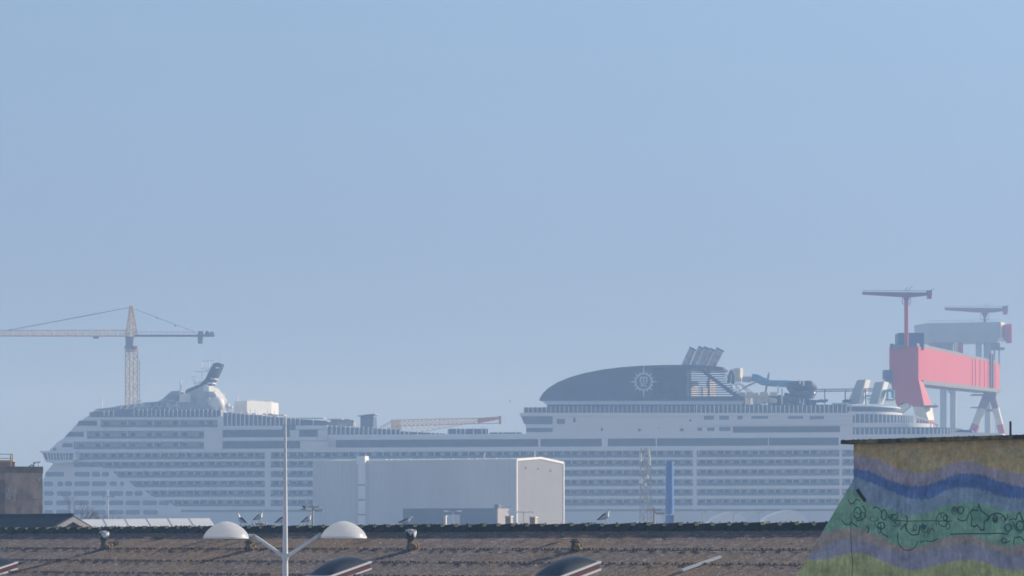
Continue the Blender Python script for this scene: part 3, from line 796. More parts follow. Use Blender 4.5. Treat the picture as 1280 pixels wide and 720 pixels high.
for x0, x1, y0, y1 in ((1104, 1118, 487, 489), (1106, 1119, 499, 500.5), (1108, 1110, 489, 499), (1114, 1118, 489, 497), (1082, 1096, 494, 495), (1084, 1090, 498, 499)):
    p = sp(x0, y0, 12); q = sp(x1, y1, 12); mb.box(p.x, q.x, 12, 16, q.z, p.z)
mb.path([sp(1106, 489, 12), sp(1113, 487.4, 12), sp(1118, 490, 12)], .4, 6)
mb.build('climbing_frame', 'teal', ship)
mb = MB()
for x0, x1, y0, y1 in ((1040, 1058, 503.5, 505.5), (1108, 1118, 500.5, 502)): 
    p = sp(x0, y0, 9); q = sp(x1, y1, 9); MB().box(p.x, q.x, 9, 13, q.z, p.z).build('deck_bench', 'white_trim', ship)

# ------------------------------------------------------------------ yard cranes behind the ship
def tower_crane():
    Y = 1085.0
    base = W(164.5, 690, Y); base.z = 0
    root = thing('tower_crane', 'orange lattice tower crane with a long level jib behind the bow of the ship', 'crane', base)
    up = Vector((math.cos(R(35)), math.sin(R(35)), 0))
    mb = MB(); lattice(mb, (base.x, Y, 0), (base.x, Y, W(164, 436, Y).z), 3.0, 3.0, 30, 0.24, up=up, rb=.14); wpart(mb, 'mast', 'crane_orange', root)
    mb = MB()
    p = W(174.5, 505, Y); mb.tube((p.x, Y, 20), (p.x, Y, W(174.5, 450, Y).z), .12, 4)
    for i in range(14): z = 48 + i * 1.8; mb.tube((p.x - .5, Y, z), (p.x + .4, Y, z), .1, 4)
    wpart(mb, 'ladder', 'crane_grey', root)
    mb = MB(); a = W(157.5, 421, Y); c = W(170, 436, Y); mb.box(a.x, c.x - .8, Y - 1.6, Y + 1.6, c.z + .6, a.z); mb.lathe((164.5 / F * 0 + (a.x + c.x) / 2, Y, c.z - 1.0), [(1.5, 0), (1.3, 1.8)], 12); mb.box(a.x - .3, c.x + .6, Y - 2.2, Y + 2.2, c.z, c.z + .8); wpart(mb, 'slewing_unit', 'crane_grey', root)
    mb = MB(); a = W(157.4, 437, Y); c = W(172, 443, Y); mb.box(a.x, c.x, Y - 2, Y + 2, c.z + 1.2, c.z + 1.5); wpart(mb, 'platform', 'crane_orange', root)
    mb = MB(); lattice(mb, W(164.5, 421, Y), W(164, 384, Y), 3.0, 0.7, 8, .24, up=up, rb=.12); mb.box(W(162, 384, Y).x, W(167, 384, Y).x, Y - .5, Y + .5, W(0, 386, Y).z, W(0, 382.5, Y).z); wpart(mb, 'tower_head', 'crane_orange', root)
    mb = MB(); lattice(mb, W(160, 416.4, Y), W(-60, 416.4, Y), 2.0, 1.9, 44, .16, tri=True, rb=.09); wpart(mb, 'jib', 'crane_orange', root)
    mb = MB(); a = W(120, 420.6, Y); mb.box(a.x - .9, a.x + .9, Y - .8, Y + .8, a.z - .7, a.z + .3); wpart(mb, 'trolley', 'crane_grey', root)
    mb = MB(); a = W(168, 418.6, Y); c = W(266, 420.8, Y); mb.box(a.x, c.x, Y - .9, Y - .5, c.z, a.z); mb.box(a.x, c.x, Y + .5, Y + .9, c.z, a.z)
    for i in range(12):
        x = 170 + i * 6.6; p = W(x, 418.6, Y); mb.tube((p.x, Y - .8, p.z), (p.x, Y - .8, p.z + 1.1), .06, 4)
    p = W(168, 415, Y); q = W(244, 415.4, Y); mb.tube((p.x, Y - .8, p.z), (q.x, Y - .8, q.z), .08, 4)
    wpart(mb, 'counter_jib', 'jib_maroon', root)
    mb = MB(); a = W(247.5, 421, Y); c = W(253.5, 429.5, Y); mb.box(a.x, c.x, Y - 1.2, Y + 1.2, c.z, a.z); wpart(mb, 'counterweight', 'crane_grey', root)
    mb = MB(); a = W(246, 414, Y); c = W(268.5, 420.6, Y)
    mb.box(a.x, c.x, Y - 1.1, Y + 1.1, c.z, c.z + .7); mb.box(a.x + .5, a.x + 2.2, Y - .9, Y + .9, c.z, a.z); mb.lathe((a.x + 3.6, Y, c.z + .5), [(.7, 0), (.8, .6), (.5, 1.4)], 10); mb.box(a.x + 4.6, c.x - .3, Y - .8, Y + .8, c.z + .5, a.z - .2)
    wpart(mb, 'winch', 'crane_grey', root)
    mb = MB(); mb.tube(W(164, 384, Y), W(8, 413, Y), .13, 4); mb.tube(W(164, 384, Y), W(-60, 428, Y), .05, 4); wpart(mb, 'jib_tie', 'crane_grey', root)
    mb = MB(); mb.tube(W(165, 385, Y), W(246, 416, Y), .10, 4)
    for x, y in ((196, 397.5), (219, 407)): mb.sphere(W(x, y, Y), .3, 6, 4)
    wpart(mb, 'counter_tie', 'crane_grey', root)
tower_crane()

def luffing_crane():
    Y = 1090.0
    base = W(482, 690, Y); base.z = 0
    root = thing('harbour_crane', 'pale orange lattice boom lying almost level above the middle of the ship', 'crane', base)
    mb = MB(); lattice(mb, (base.x + 3, Y, 0), (base.x + 3, Y, W(0, 534, Y).z), 4, 4, 14, .3, up=(1, 0, 0)); wpart(mb, 'mast', 'crane_orange', root)
    mb = MB()
    n = 20
    tops = [W(490 + (598 - 490) * i / n, 525.2 - 2.6 * i / n, Y) for i in range(n + 1)]
    mids = [W(490 + (598 - 490) * i / n, 533.0 - 3.6 * i / n, Y) for i in range(n + 1)]
    for dy in (-1.2, 1.2):
        for i in range(n):
            o = Vector((0, dy, 0))
            mb.tube(tops[i] + o, tops[i + 1] + o, .16, 4); mb.tube(mids[i] + o, mids[i + 1] + o, .15, 4)
            mb.tube(tops[i] + o, mids[i + 1] + o, .13, 4); mb.tube(mids[i] + o, tops[i] + o, .13, 4); mb.tube(mids[i] + o, tops[i + 1] + o, .1, 4)
    lows = [W(500 + (585 - 500) * i / 12, 545 - 15.6 * (i / 12), Y) for i in range(13)]
    for i in range(12):
        mb.tube(lows[i], lows[i + 1], .16, 4)
        x = 500 + (585 - 500) * i / 12; m2 = W(x, 532.6 - 3.0 * (x - 490) / 108, Y); mb.tube(lows[i], m2, .12, 4); mb.tube(lows[i + 1], m2, .1, 4)
    wpart(mb, 'boom', 'crane_orange', root)
    mb = MB(); mb.prism([W(597, 522.5, Y - 1.2), W(625, 520.6, Y - 1.2), W(625, 524, Y - 1.2), W(597, 529.4, Y - 1.2)], [W(597, 522.5, Y + 1.2), W(625, 520.6, Y + 1.2), W(625, 524, Y + 1.2), W(597, 529.4, Y + 1.2)])
    mb.tube(W(580, 530, Y), W(624, 529, Y), .16, 4); wpart(mb, 'boom_tip', 'crane_pink', root)
    mb = MB(); a = W(623.5, 520.2, Y); c = W(626.5, 530, Y); mb.box(a.x, c.x, Y - 1, Y + 1, c.z, a.z); wpart(mb, 'sheave_head', 'crane_pink', root)
    mb = MB(); mb.tube(W(474, 535, Y), W(490, 525.6, Y), .16, 4); mb.tube(W(478, 535, Y), W(491, 527.5, Y), .12, 4); wpart(mb, 'back_stay', 'crane_grey', root)
    mb = MB(); a = W(489.5, 524.6, Y); c = W(499, 537, Y); lattice(mb, ((a.x + c.x) / 2, Y, c.z), ((a.x + c.x) / 2, Y, a.z), 2.3, 2.3, 4, .3, up=(1, 0, 0)); wpart(mb, 'boom_foot', 'crane_orange', root)
luffing_crane()

# ------------------------------------------------------------------ red gantry and the grey one behind it
def wprism(mb, pts, dirv, mi=0):
    A = [Vector(p) for p in pts]; mb.prism(A, [p + Vector(dirv) for p in A], mi); return mb
def hammer_jib(root, xs, y, Y, post_x, foot_y, post_r, m_post, cabin=True):
    """level jib with counterweight on a post"""
    x0, x1 = xs
    mb = MB()
    pts = [W(x0, y - 1.4, Y), W(x0, y + 1.6, Y), W(post_x - 9, y + 4.6, Y), W(post_x + 9, y + 4.8, Y), W(x1 - 4, y + 2.6, Y), W(x1 - 4, y - .6, Y)]
    wprism(mb, [p + Vector((0, -.9, 0)) for p in pts], (0, 1.8, 0)); wpart(mb, 'jib', 'jib_maroon', root)
    mb = MB()
    n = int((x1 - x0) / 4)
    for i in range(n): p = W(x0 + i * 4, y - .8, Y); mb.tube(p, p + Vector((0, 0, .8)), .06, 4)
    mb.tube(W(x0, y - 3.4, Y), W(x1 - 6, y - 3.0, Y), .09, 4)
    a = W(post_x + 1, y - 2, Y); mb.tube(a, a + Vector((1.6, 0, 1.8)), .12, 4); mb.tube(a + Vector((-1.2, 0, 0)), a + Vector((.2, 0, 1.5)), .12, 4)
    a = W(x1 - 2, y - 3, Y); mb.tube(a, a + Vector((1.2, 0, .9)), .15, 4)
    wpart(mb, 'jib_rail', 'crane_grey', root)
    mb = MB(); a = W(x1 - 7, y - 3.4, Y); c = W(x1 - .5, y + 3, Y); mb.box(a.x, c.x, Y - 1, Y + 1, c.z, a.z); wpart(mb, 'winch', 'crane_grey', root)
    mb = MB(); a = W(x1 - 6, y + 3, Y); c = W(x1 - 1, y + 7, Y); mb.box(a.x, c.x, Y - 1.1, Y + 1.1, c.z, a.z); wpart(mb, 'counterweight', 'gantry_red', root)
    mb = MB()
    wprism(mb, [p + Vector((0, -.7, 0)) for p in (W(post_x - 4, y + 5, Y), W(post_x + 4, y + 5, Y), W(post_x + 2, y + 10, Y), W(post_x - 2, y + 10, Y))], (0, 1.4, 0))
    for dx in (-5, 5):
        mb.tube(W(post_x + dx, y + 5, Y), W(post_x + dx, y + 13.5, Y), .14, 4)
    mb.tube(W(post_x - 5, y + 13.5, Y), W(post_x + 5, y + 13.5, Y), .16, 4)
    wpart(mb, 'slewing_cage', 'jib_maroon', root)
    mb = MB(); p = W(post_x, foot_y, Y); q = W(post_x, y + 9, Y); mb.tube(p, q, post_r, 10); wpart(mb, 'post', m_post, root, True)

def red_gantry():
    Y0, Y1 = 1052.0, 1255.0
    base = W(1150, 690, Y0); base.z = 0
    root = thing('gantry_crane', 'massive red box-girder gantry crane standing behind the stern of the ship', 'gantry crane', base)
    a = W(1148, 433, Y0); a2 = W(1148, 475, Y0); c = W(1249.5, 455, Y1); c2 = W(1249.5, 486.5, Y1)
    ax = Vector((c.x - a.x, c.y - a.y, 0)).normalized()
    off = Vector((-ax.y, ax.x, 0)) * 9.6          # across the girder, to the left and away
    mb = MB(); wprism(mb, [a, c, c2, a2], off); g = wpart(mb, 'girder', 'gantry_red', root)
    # rails and walkway on top, dark soffit lip
    mb = MB()
    for k, s_ in ((.4, .35), (9.0, .35)):
        o = Vector((-ax.y, ax.x, 0)) * k
        mb.prism([a + o, c + o, c + o + Vector((0, 0, 1.1)), a + o + Vector((0, 0, 1.1))], [p + Vector((-ax.y, ax.x, 0)) * .4 for p in (a + o, c + o, c + o + Vector((0, 0, 1.1)), a + o + Vector((0, 0, 1.1)))])
    wpart(mb, 'girder_rail', 'crane_grey', root)
    mb = MB(); o = Vector((ax.y, -ax.x, 0)) * .4; e0 = a2 + ax * 8
    e0.z = a2.z + (c2.z - a2.z) * 8 / (c2 - a2).length
    wprism(mb, [p for p in (e0 + o + Vector((0, 0, .1)), c2 + o + Vector((0, 0, .1)), c2 + o + Vector((0, 0, -1.3)), e0 + o + Vector((0, 0, -1.3)))], off); wpart(mb, 'soffit', 'crane_grey', root)
    # ribs, hanging frame on the far part
    mb = MB()
    for f in (.62, .66, .72, .78, .83, .93):
        p = a.lerp(c, f); q = a2.lerp(c2, f); mb.prism([p + o * .5, p + o * .5 + ax * .5, q + o * .5 + ax * .5, q + o * .5], [v for v in (p + o * .01, p + o * .01 + ax * .5, q + o * .01 + ax * .5, q + o * .01)])
    wpart(mb, 'stiffener', 'gantry_red', root)
    mb = MB()
    for f in (.84, .87): 
        p = a.lerp(c, f) + o * 2 + Vector((0, 0, 3)); q = a2.lerp(c2, f) + o * 2; mb.tube(p, q, .5, 6)
    wpart(mb, 'hanging_frame', 'crane_grey', root)
    # wide leg under the near end
    u = off.normalized()
    def L(px, py):      # point of the near end face
        w = (px - 640) / F; tt = (w * Y0 - a.x) / (u.x - w * u.y); p = a + u * tt; return Vector((p.x, p.y, EYE + (HY - py) / F * p.y))
    def leg(pts, m_, name, th=3.2, push=0.0):
        mb = MB(); A = [L(x, y) + ax * push for x, y in pts]; wprism(mb, A, ax * th); return wpart(mb, name, m_, root)
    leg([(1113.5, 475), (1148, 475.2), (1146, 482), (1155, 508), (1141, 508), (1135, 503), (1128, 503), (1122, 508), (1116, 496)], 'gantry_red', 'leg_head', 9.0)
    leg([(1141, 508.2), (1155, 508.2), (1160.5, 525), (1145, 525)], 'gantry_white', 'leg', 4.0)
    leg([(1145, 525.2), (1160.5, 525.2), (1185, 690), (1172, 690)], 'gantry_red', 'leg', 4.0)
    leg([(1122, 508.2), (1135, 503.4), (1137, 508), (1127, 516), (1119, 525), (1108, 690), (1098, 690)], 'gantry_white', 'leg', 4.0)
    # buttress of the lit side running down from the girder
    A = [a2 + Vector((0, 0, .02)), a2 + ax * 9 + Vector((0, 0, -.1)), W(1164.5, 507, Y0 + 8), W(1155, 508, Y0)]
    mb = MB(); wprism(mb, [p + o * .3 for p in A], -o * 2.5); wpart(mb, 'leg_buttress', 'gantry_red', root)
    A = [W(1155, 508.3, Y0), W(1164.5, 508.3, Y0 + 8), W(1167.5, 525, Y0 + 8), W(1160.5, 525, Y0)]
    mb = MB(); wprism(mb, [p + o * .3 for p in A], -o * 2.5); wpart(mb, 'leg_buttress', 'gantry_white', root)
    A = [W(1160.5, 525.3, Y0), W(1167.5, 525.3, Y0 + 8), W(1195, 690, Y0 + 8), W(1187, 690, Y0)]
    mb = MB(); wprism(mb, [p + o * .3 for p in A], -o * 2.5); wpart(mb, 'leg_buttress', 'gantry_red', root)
    mb = MB()
    for y in (508, ): p = L(1150, y); q = W(1169, y - .5, Y0 + 6); mb.box(p.x, q.x, Y0 - 1.5, Y0 + 6, p.z - .2, p.z + .3); mb.tube(q, q + Vector((0, 0, 1)), .1, 4)
    wpart(mb, 'platform', 'crane_grey', root)
    mb = MB()
    for x0, x1, y0, y1 in ((1104, 1113, 463, 474), (1106, 1114, 474, 479)):
        p = W(x0, y0, Y0 + 4); q = W(x1, y1, Y0 + 4); mb.box(p.x, q.x, Y0 + 1, Y0 + 6, q.z, p.z)
    wpart(mb, 'operator_cabin', 'gantry_blue', root)
    mb = MB(); p = W(1121, 417, Y0 + 10); q = W(1153, 434, Y0 + 10); mb.box(p.x, q.x, Y0 + 6, Y0 + 15, q.z - 1, p.z); wpart(mb, 'winch_house', 'gantry_blue', root)
    mb = MB(); p = W(1116, 431, Y0 + 3); q = W(1122, 436, Y0 + 3); mb.box(p.x, q.x, Y0, Y0 + 5, q.z - .5, p.z); p = W(1123, 431, Y0 + 2); mb.box(p.x, p.x + 2.6, Y0 + 1, Y0 + 3, p.z - 1.2, p.z); wpart(mb, 'deck_box', 'crane_grey', root)
    hammer_jib(root, (1078, 1165), 366.5, Y0 + 2, 1133, 437, 0.72, 'gantry_red')
    # slender A-shaped leg at the far end
    for (xa, ya), (xb, yb), r in (((1236, 489), (1216, 540), 1.7), ((1239, 489), (1252, 540), 1.5)):
        pa, pb = W(xa, ya, Y1), W(xb, yb, Y1); e = pb + (pb - pa) * 2.9
        p1 = pa.lerp(pb, .42); p2 = pa.lerp(pb, .82)
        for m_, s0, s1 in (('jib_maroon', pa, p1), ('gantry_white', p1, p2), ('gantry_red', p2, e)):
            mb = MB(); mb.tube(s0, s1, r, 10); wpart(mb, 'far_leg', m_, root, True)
    mb = MB()
    p = W(1231, 487, Y1); q = W(1244, 496, Y1); mb.box(p.x, q.x, Y1 - 3, Y1 + 3, q.z, p.z); mb.box(W(1214, 0, Y1).x, W(1228, 0, Y1).x, Y1 - 3, Y1 + 3, W(0, 494.5, Y1).z, W(0, 493, Y1).z); mb.box(W(1214, 0, Y1).x, W(1230, 0, Y1).x, Y1 - 3, Y1 + 3, W(0, 510, Y1).z, W(0, 509, Y1).z)
    mb.tube(W(1227, 513, Y1), W(1245, 513, Y1), .5, 6)
    wpart(mb, 'leg_platform', 'crane_grey', root)
red_gantry()

def grey_gantry():
    Y = 1420.0
    base = W(1210, 690, Y); base.z = 0
    root = thing('gantry_crane', 'grey-topped gantry crane half hidden behind the red girder, with a small jib on top', 'gantry crane', base)
    mb = MB(); wprism(mb, [W(1159, 404, Y), W(1251, 402.5, Y), W(1251, 424, Y), W(1246, 428, Y), W(1170, 428, Y), W(1160, 420, Y)], (-4, 14, 0)); wpart(mb, 'girder', 'gantry_grey', root)
    mb = MB(); wprism(mb, [W(1251.2, 402, Y - .5), W(1256.5, 404, Y + 8), W(1256.5, 424, Y + 8), W(1251.2, 423, Y - .5)], (-.5, 1, 0)); p = W(1250, 423.5, Y - 2); mb.box(p.x - 1, p.x + 1.2, Y - 3, Y - 1, p.z - 1, p.z + .4); wpart(mb, 'girder_end', 'gantry_white', root)
    mb = MB(); p = W(1257, 405, Y); q = W(1267, 425, Y); mb.pxy([(p.x, Y + 2), (q.x - 1, Y - 1), (q.x, Y + 4), (p.x, Y + 12)], q.z, p.z); p = W(1259, 425, Y); mb.box(p.x, p.x + 2, Y, Y + 4, p.z - 1.2, p.z); wpart(mb, 'trolley_house', 'gantry_red', root)
    mb = MB()
    n = 22
    for i in range(n): p = W(1161 + i * 4.1, 403.2, Y); mb.tube(p, p + Vector((0, 0, 1)), .07, 4)
    mb.tube(W(1160, 401, Y), W(1250, 399.6, Y), .08, 4); wpart(mb, 'girder_rail', 'crane_grey', root)
    mb = MB(); wprism(mb, [W(1167, 428, Y), W(1190, 428, Y), W(1186, 438, Y), W(1176, 437, Y)], (-2, 8, 0)); p = W(1180, 431, Y - 1); mb.box(p.x, p.x + 1.6, Y - 2, Y, p.z - 2, p.z); wpart(mb, 'hoist', 'crane_grey', root)
    mb = MB()
    for x0, x1 in ((1187, 1192), (1222, 1228), (1232, 1240)):
        p = W(x0, 428, Y); q = W(x1, 462, Y); mb.box(p.x, q.x, Y + 2, Y + 6, q.z - 10, p.z)
    wpart(mb, 'column', 'gantry_grey', root)
    mb = MB(); p = W(1193.5, 428, Y); q = W(1196, 442, Y); mb.pxy([(p.x, Y), (q.x, Y - .4), (q.x + .8, Y + 2), (p.x, Y + 3)], q.z - 6, p.z); wpart(mb, 'column_face', 'gantry_white', root)
    mb = MB(); p = W(1198, 428, Y); q = W(1205, 450, Y); mb.box(p.x, q.x, Y + 3, Y + 6, q.z, p.z); wpart(mb, 'column', 'gantry_red', root)
    mb = MB(); p = W(1240, 428, Y); q = W(1256, 437, Y); mb.box(p.x, q.x, Y, Y + 6, q.z, q.z + 1); mb.box(p.x, q.x - 2, Y + 1, Y + 5, q.z + 1, p.z)
    for x in (1243, 1249): p = W(x, 437, Y); mb.tube(p, p - Vector((0, 0, 10)), .35, 6)
    wpart(mb, 'maintenance_deck', 'crane_grey', root)
    mb = MB()
    for x in (1181, 1193.5, 1237): 
        p = W(x, 455, Y); mb.tube((p.x, Y + 5, 0), (p.x, Y + 5, p.z), 1.45, 12)
    wpart(mb, 'leg', 'gantry_grey', root, True)
    hammer_jib(root, (1181, 1260), 386.0, Y + 3, 1231, 404, 0.6, 'jib_maroon')
grey_gantry()
# pale boat shed roofs seen at the foot of the gantry
b0 = W(1215, 681, 900); b0.z = 0
t0 = thing('boat_canopy', 'bright white canopy with a blue stripe in front of the gantry leg', 'canopy', b0)
mb = MB(); wprism(mb, [W(1178, 546, 900), W(1193, 540, 900), W(1253, 541.5, 900), W(1256, 546.5, 900)], (3, 14, 0)); wpart(mb, 'cover', 'white_trim', t0)
mb = MB(); wprism(mb, [W(1192.5, 540, 899.8), W(1200, 537, 899.8), W(1214, 537.5, 899.8), W(1216, 540.6, 899.8)], (2, 10, 0)); wpart(mb, 'stripe', 'gantry_blue', t0)
mb = MB()
for x in (1182, 1216, 1252): p = W(x, 546, 903); mb.tube((p.x, 903, 0), (p.x, 903, p.z), .25, 6)
for x, y in ((1244.5, 527),): p = W(x, 541, 900); q = W(x, y, 900); mb.tube(p, q, .12, 4)
wpart(mb, 'post', 'white_trim', t0)

# ------------------------------------------------------------------ yard sheds between the ship and the roof
def big_shed():
    A = Vector((5 / F * 850, 850, 0)); gd = Vector((.366, .931, 0)); ld = Vector((-.931, .366, 0))
    Wd, Ln = 35.5, 59.5
    ze = EYE + (HY - 574.6) / F * 850; za = ze + .9
    root = thing('boat_hall', 'tall plain blue-grey hall with a pale sunlit gable end, in front of the ship', 'industrial hall', A, math.atan2(gd.y, gd.x))
    # local: x along the gable, y along the long side
    mb = MB(); mb.prism([(0, 0.02, 0), (Wd, .02, 0), (Wd, .02, ze), (Wd / 2, .02, za), (0, .02, ze)], [(0, Ln, 0), (Wd, Ln, 0), (Wd, Ln, ze), (Wd / 2, Ln, za), (0, Ln, ze)]); mb.build('wall', 'shed_side', root)
    mb = MB()
    for i in range(46): mb.box(-.07, -.003, .6 + i * 1.28, .72 + i * 1.28, 0, ze - .6)
    mb.box(-.05, -.003, .2, Ln - .2, ze * .5, ze * .5 + .12); mb.build('cladding_rib', 'shed_side', root)
    mb = MB(); mb.prism([(0.3, -.1, 0), (Wd - .3, -.1, 0), (Wd - .3, -.1, ze - .3), (Wd / 2, -.1, za - .3), (.3, -.1, ze - .3)], [(0.3, .015, 0), (Wd - .3, .015, 0), (Wd - .3, .015, ze - .3), (Wd / 2, .015, za - .3), (.3, .015, ze - .3)]); mb.build('gable_cladding', 'shed_gable', root)
    mb = MB()
    for p, q in (((0, 0, 0), (0, 0, ze)), ((0, 0, ze), (Wd / 2, 0, za)), ((Wd / 2, 0, za), (Wd, 0, ze)), ((Wd, 0, ze), (Wd, 0, 0))):
        p, q = Vector(p), Vector(q); d = (q - p).normalized(); n = Vector((-d.z, 0, d.x)) * .62
        mb.prism([p + Vector((0, -.35, 0)) - n * .5, q + Vector((0, -.35, 0)) - n * .5, q + Vector((0, -.35, 0)) + n * .5, p + Vector((0, -.35, 0)) + n * .5], [p - n * .5, q - n * .5, q + n * .5, p + n * .5])
    mb.build('gable_trim', 'white_trim', root)
    mb = MB(); yl = 43.5
    mb.box(-1.0, .0, yl, yl + 1.9, 0, ze - .8); mb.box(-1.4, 1.2, yl - .2, yl + 2.3, ze - .9, ze + 1.4); mb.build('duct', 'tent', root)
    mb = MB()
    for z in (6, 10, 14, 18, 22, 26): mb.box(-1.1, -1.02, yl - .1, yl + 2.0, z, z + .3)
    mb.build('duct_clamp', 'annex_grey', root)
    mb = MB(); mb.box(-.12, .12, .4, Ln - .2, ze - .5, ze + .22); mb.build('gutter', 'shed_side', root)
    for yv, w in ((46.5, 1.0), (38, .5), (36.5, .3), (34.5, .3), (31, .4), (27, .25), (22, .35), (18.5, .3), (14, .3), (11.5, .35), (9, .25), (6, .3), (1.5, .25)):
        mb = MB(); mb.box(1.0, 1.0 + w, yv, yv + w * 1.6, ze - .05, ze + .55); mb.build('hall_vent', 'white_trim', root)
    mb = MB()
    for i in range(10): mb.box(.7, 1.3, 47 + i * .62, 47.42 + i * .62, ze + .02, ze + .5)
    mb.build('skylight_strip', 'white_trim', root)
    for xv, yv, h in ((1, 9.5, 1.9), (16, .8, 1.9)):
        MB().lathe((xv, yv, ze), [(.18, 0), (.15, h + (1 if xv > 5 else 0))], 8).build('roof_pipe', 'white_trim', root)
    for xv, z in ((6.5, ze - 1.9), (15.6, ze - 2.0), (25, ze - 2.3)):
        MB().box(xv, xv + 1.2, -.3, -.1, z - .25, z + .15).build('wall_lamp', 'annex_grey', root)
    MB().box(27, 28.6, -.22, -.1, 0, 15.2).build('door', 'annex_grey', root)
big_shed()
def annex():
    Yc = 720.0; A = W(621, 681, Yc); A.z = 0
    root = thing('low_annex', 'low dark grey flat-roofed annex with a small pale end wall, before the tall hall', 'building', A, math.atan2(.931, .366))
    ze = EYE + (HY - 635.2) / F * Yc
    MB().box(0, 7, .02, 23, 0, ze).build('wall', 'annex_grey', root)
    MB().box(0.06, 6.94, -.2, .015, 0, ze - .05).build('end_wall', 'annex_pale', root)  # paler than the wall: sunlight on this end is in its colour
    MB().box(3.5, 5.2, 1, 2, ze, ze + .9).build('roof_unit', 'annex_grey', root)
    MB().box(-.15, -.01, 9, 12, 6, ze - 1.4).build('window', 'shed_side', root)
annex()
# blue steel column
Yb = 520.0; A = W(837, 681, Yb); A.z = 0
t0 = thing('steel_chimney', 'tapering bright blue steel chimney standing before the ship', 'chimney', A)
zt = EYE + (HY - 577) / F * Yb
MB().lathe((0, 0, 0), [(.80, 0), (.60, zt), (.52, zt), (.50, zt - .2)], 28).build('flue', 'pole_blue', t0, True)
mb = MB(); zz = EYE + (HY - 643) / F * Yb
mb.box(.2, 1.4, -1.0, 1.0, zz - .12, zz + .1); mb.box(-1.5, .2, -1.1, 1.1, zz - .12, zz); mb.box(.75, 1.35, -.7, .2, zz - 1.1, zz - .1); mb.build('platform', 'white_trim', t0)
# lattice radio mast with drum aerials
A = W(807, 681, 480); A.z = 0
t0 = thing('radio_mast', 'slender galvanised lattice mast carrying white drum aerials, left of the blue chimney', 'mast', A)
zt = EYE + (HY - 560) / F * 480
mb = MB(); lattice(mb, (0, 0, 0), (0, 0, zt), 1.5, 1.05, 26, .075, up=(math.cos(.5), math.sin(.5), 0), rb=.05); mb.build('tower', 'galv', t0)
for px, py, r_, h_ in ((800.4, 572, .2, 1.2), (801, 600, .2, 1.0), (812, 575, .12, 1.6), (811, 566, .1, 1.2), (803, 586, .16, .6), (806, 606, .25, .4), (809, 596, .16, .6), (806, 625, .2, .4)):
    p = W(px, py, 480); mb = MB(); mb.lathe((p.x - A.x, -.5, p.z - h_ / 2), [(r_, 0), (r_, h_)], 10); mb.tube((p.x - A.x, -.5, p.z), (0, 0, p.z), .05, 4); mb.build('aerial', 'white_trim', t0)
# storage tents
for k, (x0, x1, yt, lab) in enumerate(((879, 936, 640.0, 'middle pale grey storage tent below the ship, with a lamp post at its left end'), (946, 1010, 637.6, 'largest pale grey storage tent below the ship, nearest the painted wall'), (788, 832, 642.5, 'smallest pale grey storage tent below the ship, left of the blue chimney'))):
    Yt = 780.0; A = W((x0 + x1) / 2, 681, Yt); A.z = 0
    w = (x1 - x0) / F * Yt / 2; h = EYE + (HY - yt) / F * Yt
    mb = MB(); sec = [(-w, 0), (-w, h * .74), (-w * .82, h * .86), (-w * .55, h * .93), (-.1 * w, h * .985), (w * .12, h), (w * .42, h * .985), (w * .70, h * .93), (w * .88, h * .83), (w * 1.0, h * .70), (w, 0)]
    mb.pxz(sec, -9, 9)
    o = mb.build('storage_tent', 'tent'); o.location = A
    tag(o, lab, 'tent', 'storage tents in the yard')
# street lamps of the yard
def yard_lamp(px, py, Y, label, arms, head=.9):
    A = W(px, 681, Y); A.z = 0; zt = EYE + (HY - py) / F * Y
    r = thing('yard_lamp', label, 'street lamp', A, 0, 'lamp posts in the yard')
    MB().tube((0, 0, 0), (0, 0, zt), .16, 8, .08).build('pole', 'galv', r)
    for a in arms:
        mb = MB(); mb.tube((0, 0, zt), (a * .8, 0, zt + .15), .05, 5); mb.build('arm', 'galv', r)
        mb = MB(); x0_, x1_ = sorted((a * .8, a * (.8 + head))); mb.box(x0_, x1_, -.18, .18, zt + .05, zt + .28); mb.build('lamp_head', 'white_trim', r)
yard_lamp(566, 640, 600, 'two-armed yard lamp post before the dark annex wall, left of the pale flues', (-1, 1))
yard_lamp(645, 641, 600, 'two-armed yard lamp post at the left edge of the pale gable', (-1, 1))
yard_lamp(654.5, 641.2, 560, 'two-armed yard lamp post in front of the pale gable', (-1, 1))
yard_lamp(878.5, 640.5, 560, 'yard lamp post with one arm at the left end of the middle tent', (1,))
yard_lamp(917, 641.5, 560, 'yard lamp post with one arm in front of the middle tent', (1,))
yard_lamp(949, 641, 560, 'two-armed yard lamp post between the two large storage tents', (-1, 1))
yard_lamp(636.5, 633, 600, 'tall thin two-armed lamp post behind the taller pale flue', (-1, 1), .6)
# thin white mast by the bare trees
A = W(135.2, 681, 420); A.z = 0
t0 = thing('flag_pole', 'thin white pole rising among the bare trees before the bow', 'pole', A)
MB().tube((0, 0, 0), (0, 0, EYE + (HY - 611) / F * 420), .12, 8, .05).build('pole', 'white_trim', t0)
p = EYE + (HY - 620.5) / F * 420
mb = MB(); mb.box(-.6, .7, -.08, .08, p - .05, p + .05); mb.box(-.75, -.45, -.2, .2, p - .15, p + .1); mb.box(.45, .9, -.2, .2, p - .15, p + .1); mb.build('cross_arm', 'galv', t0)

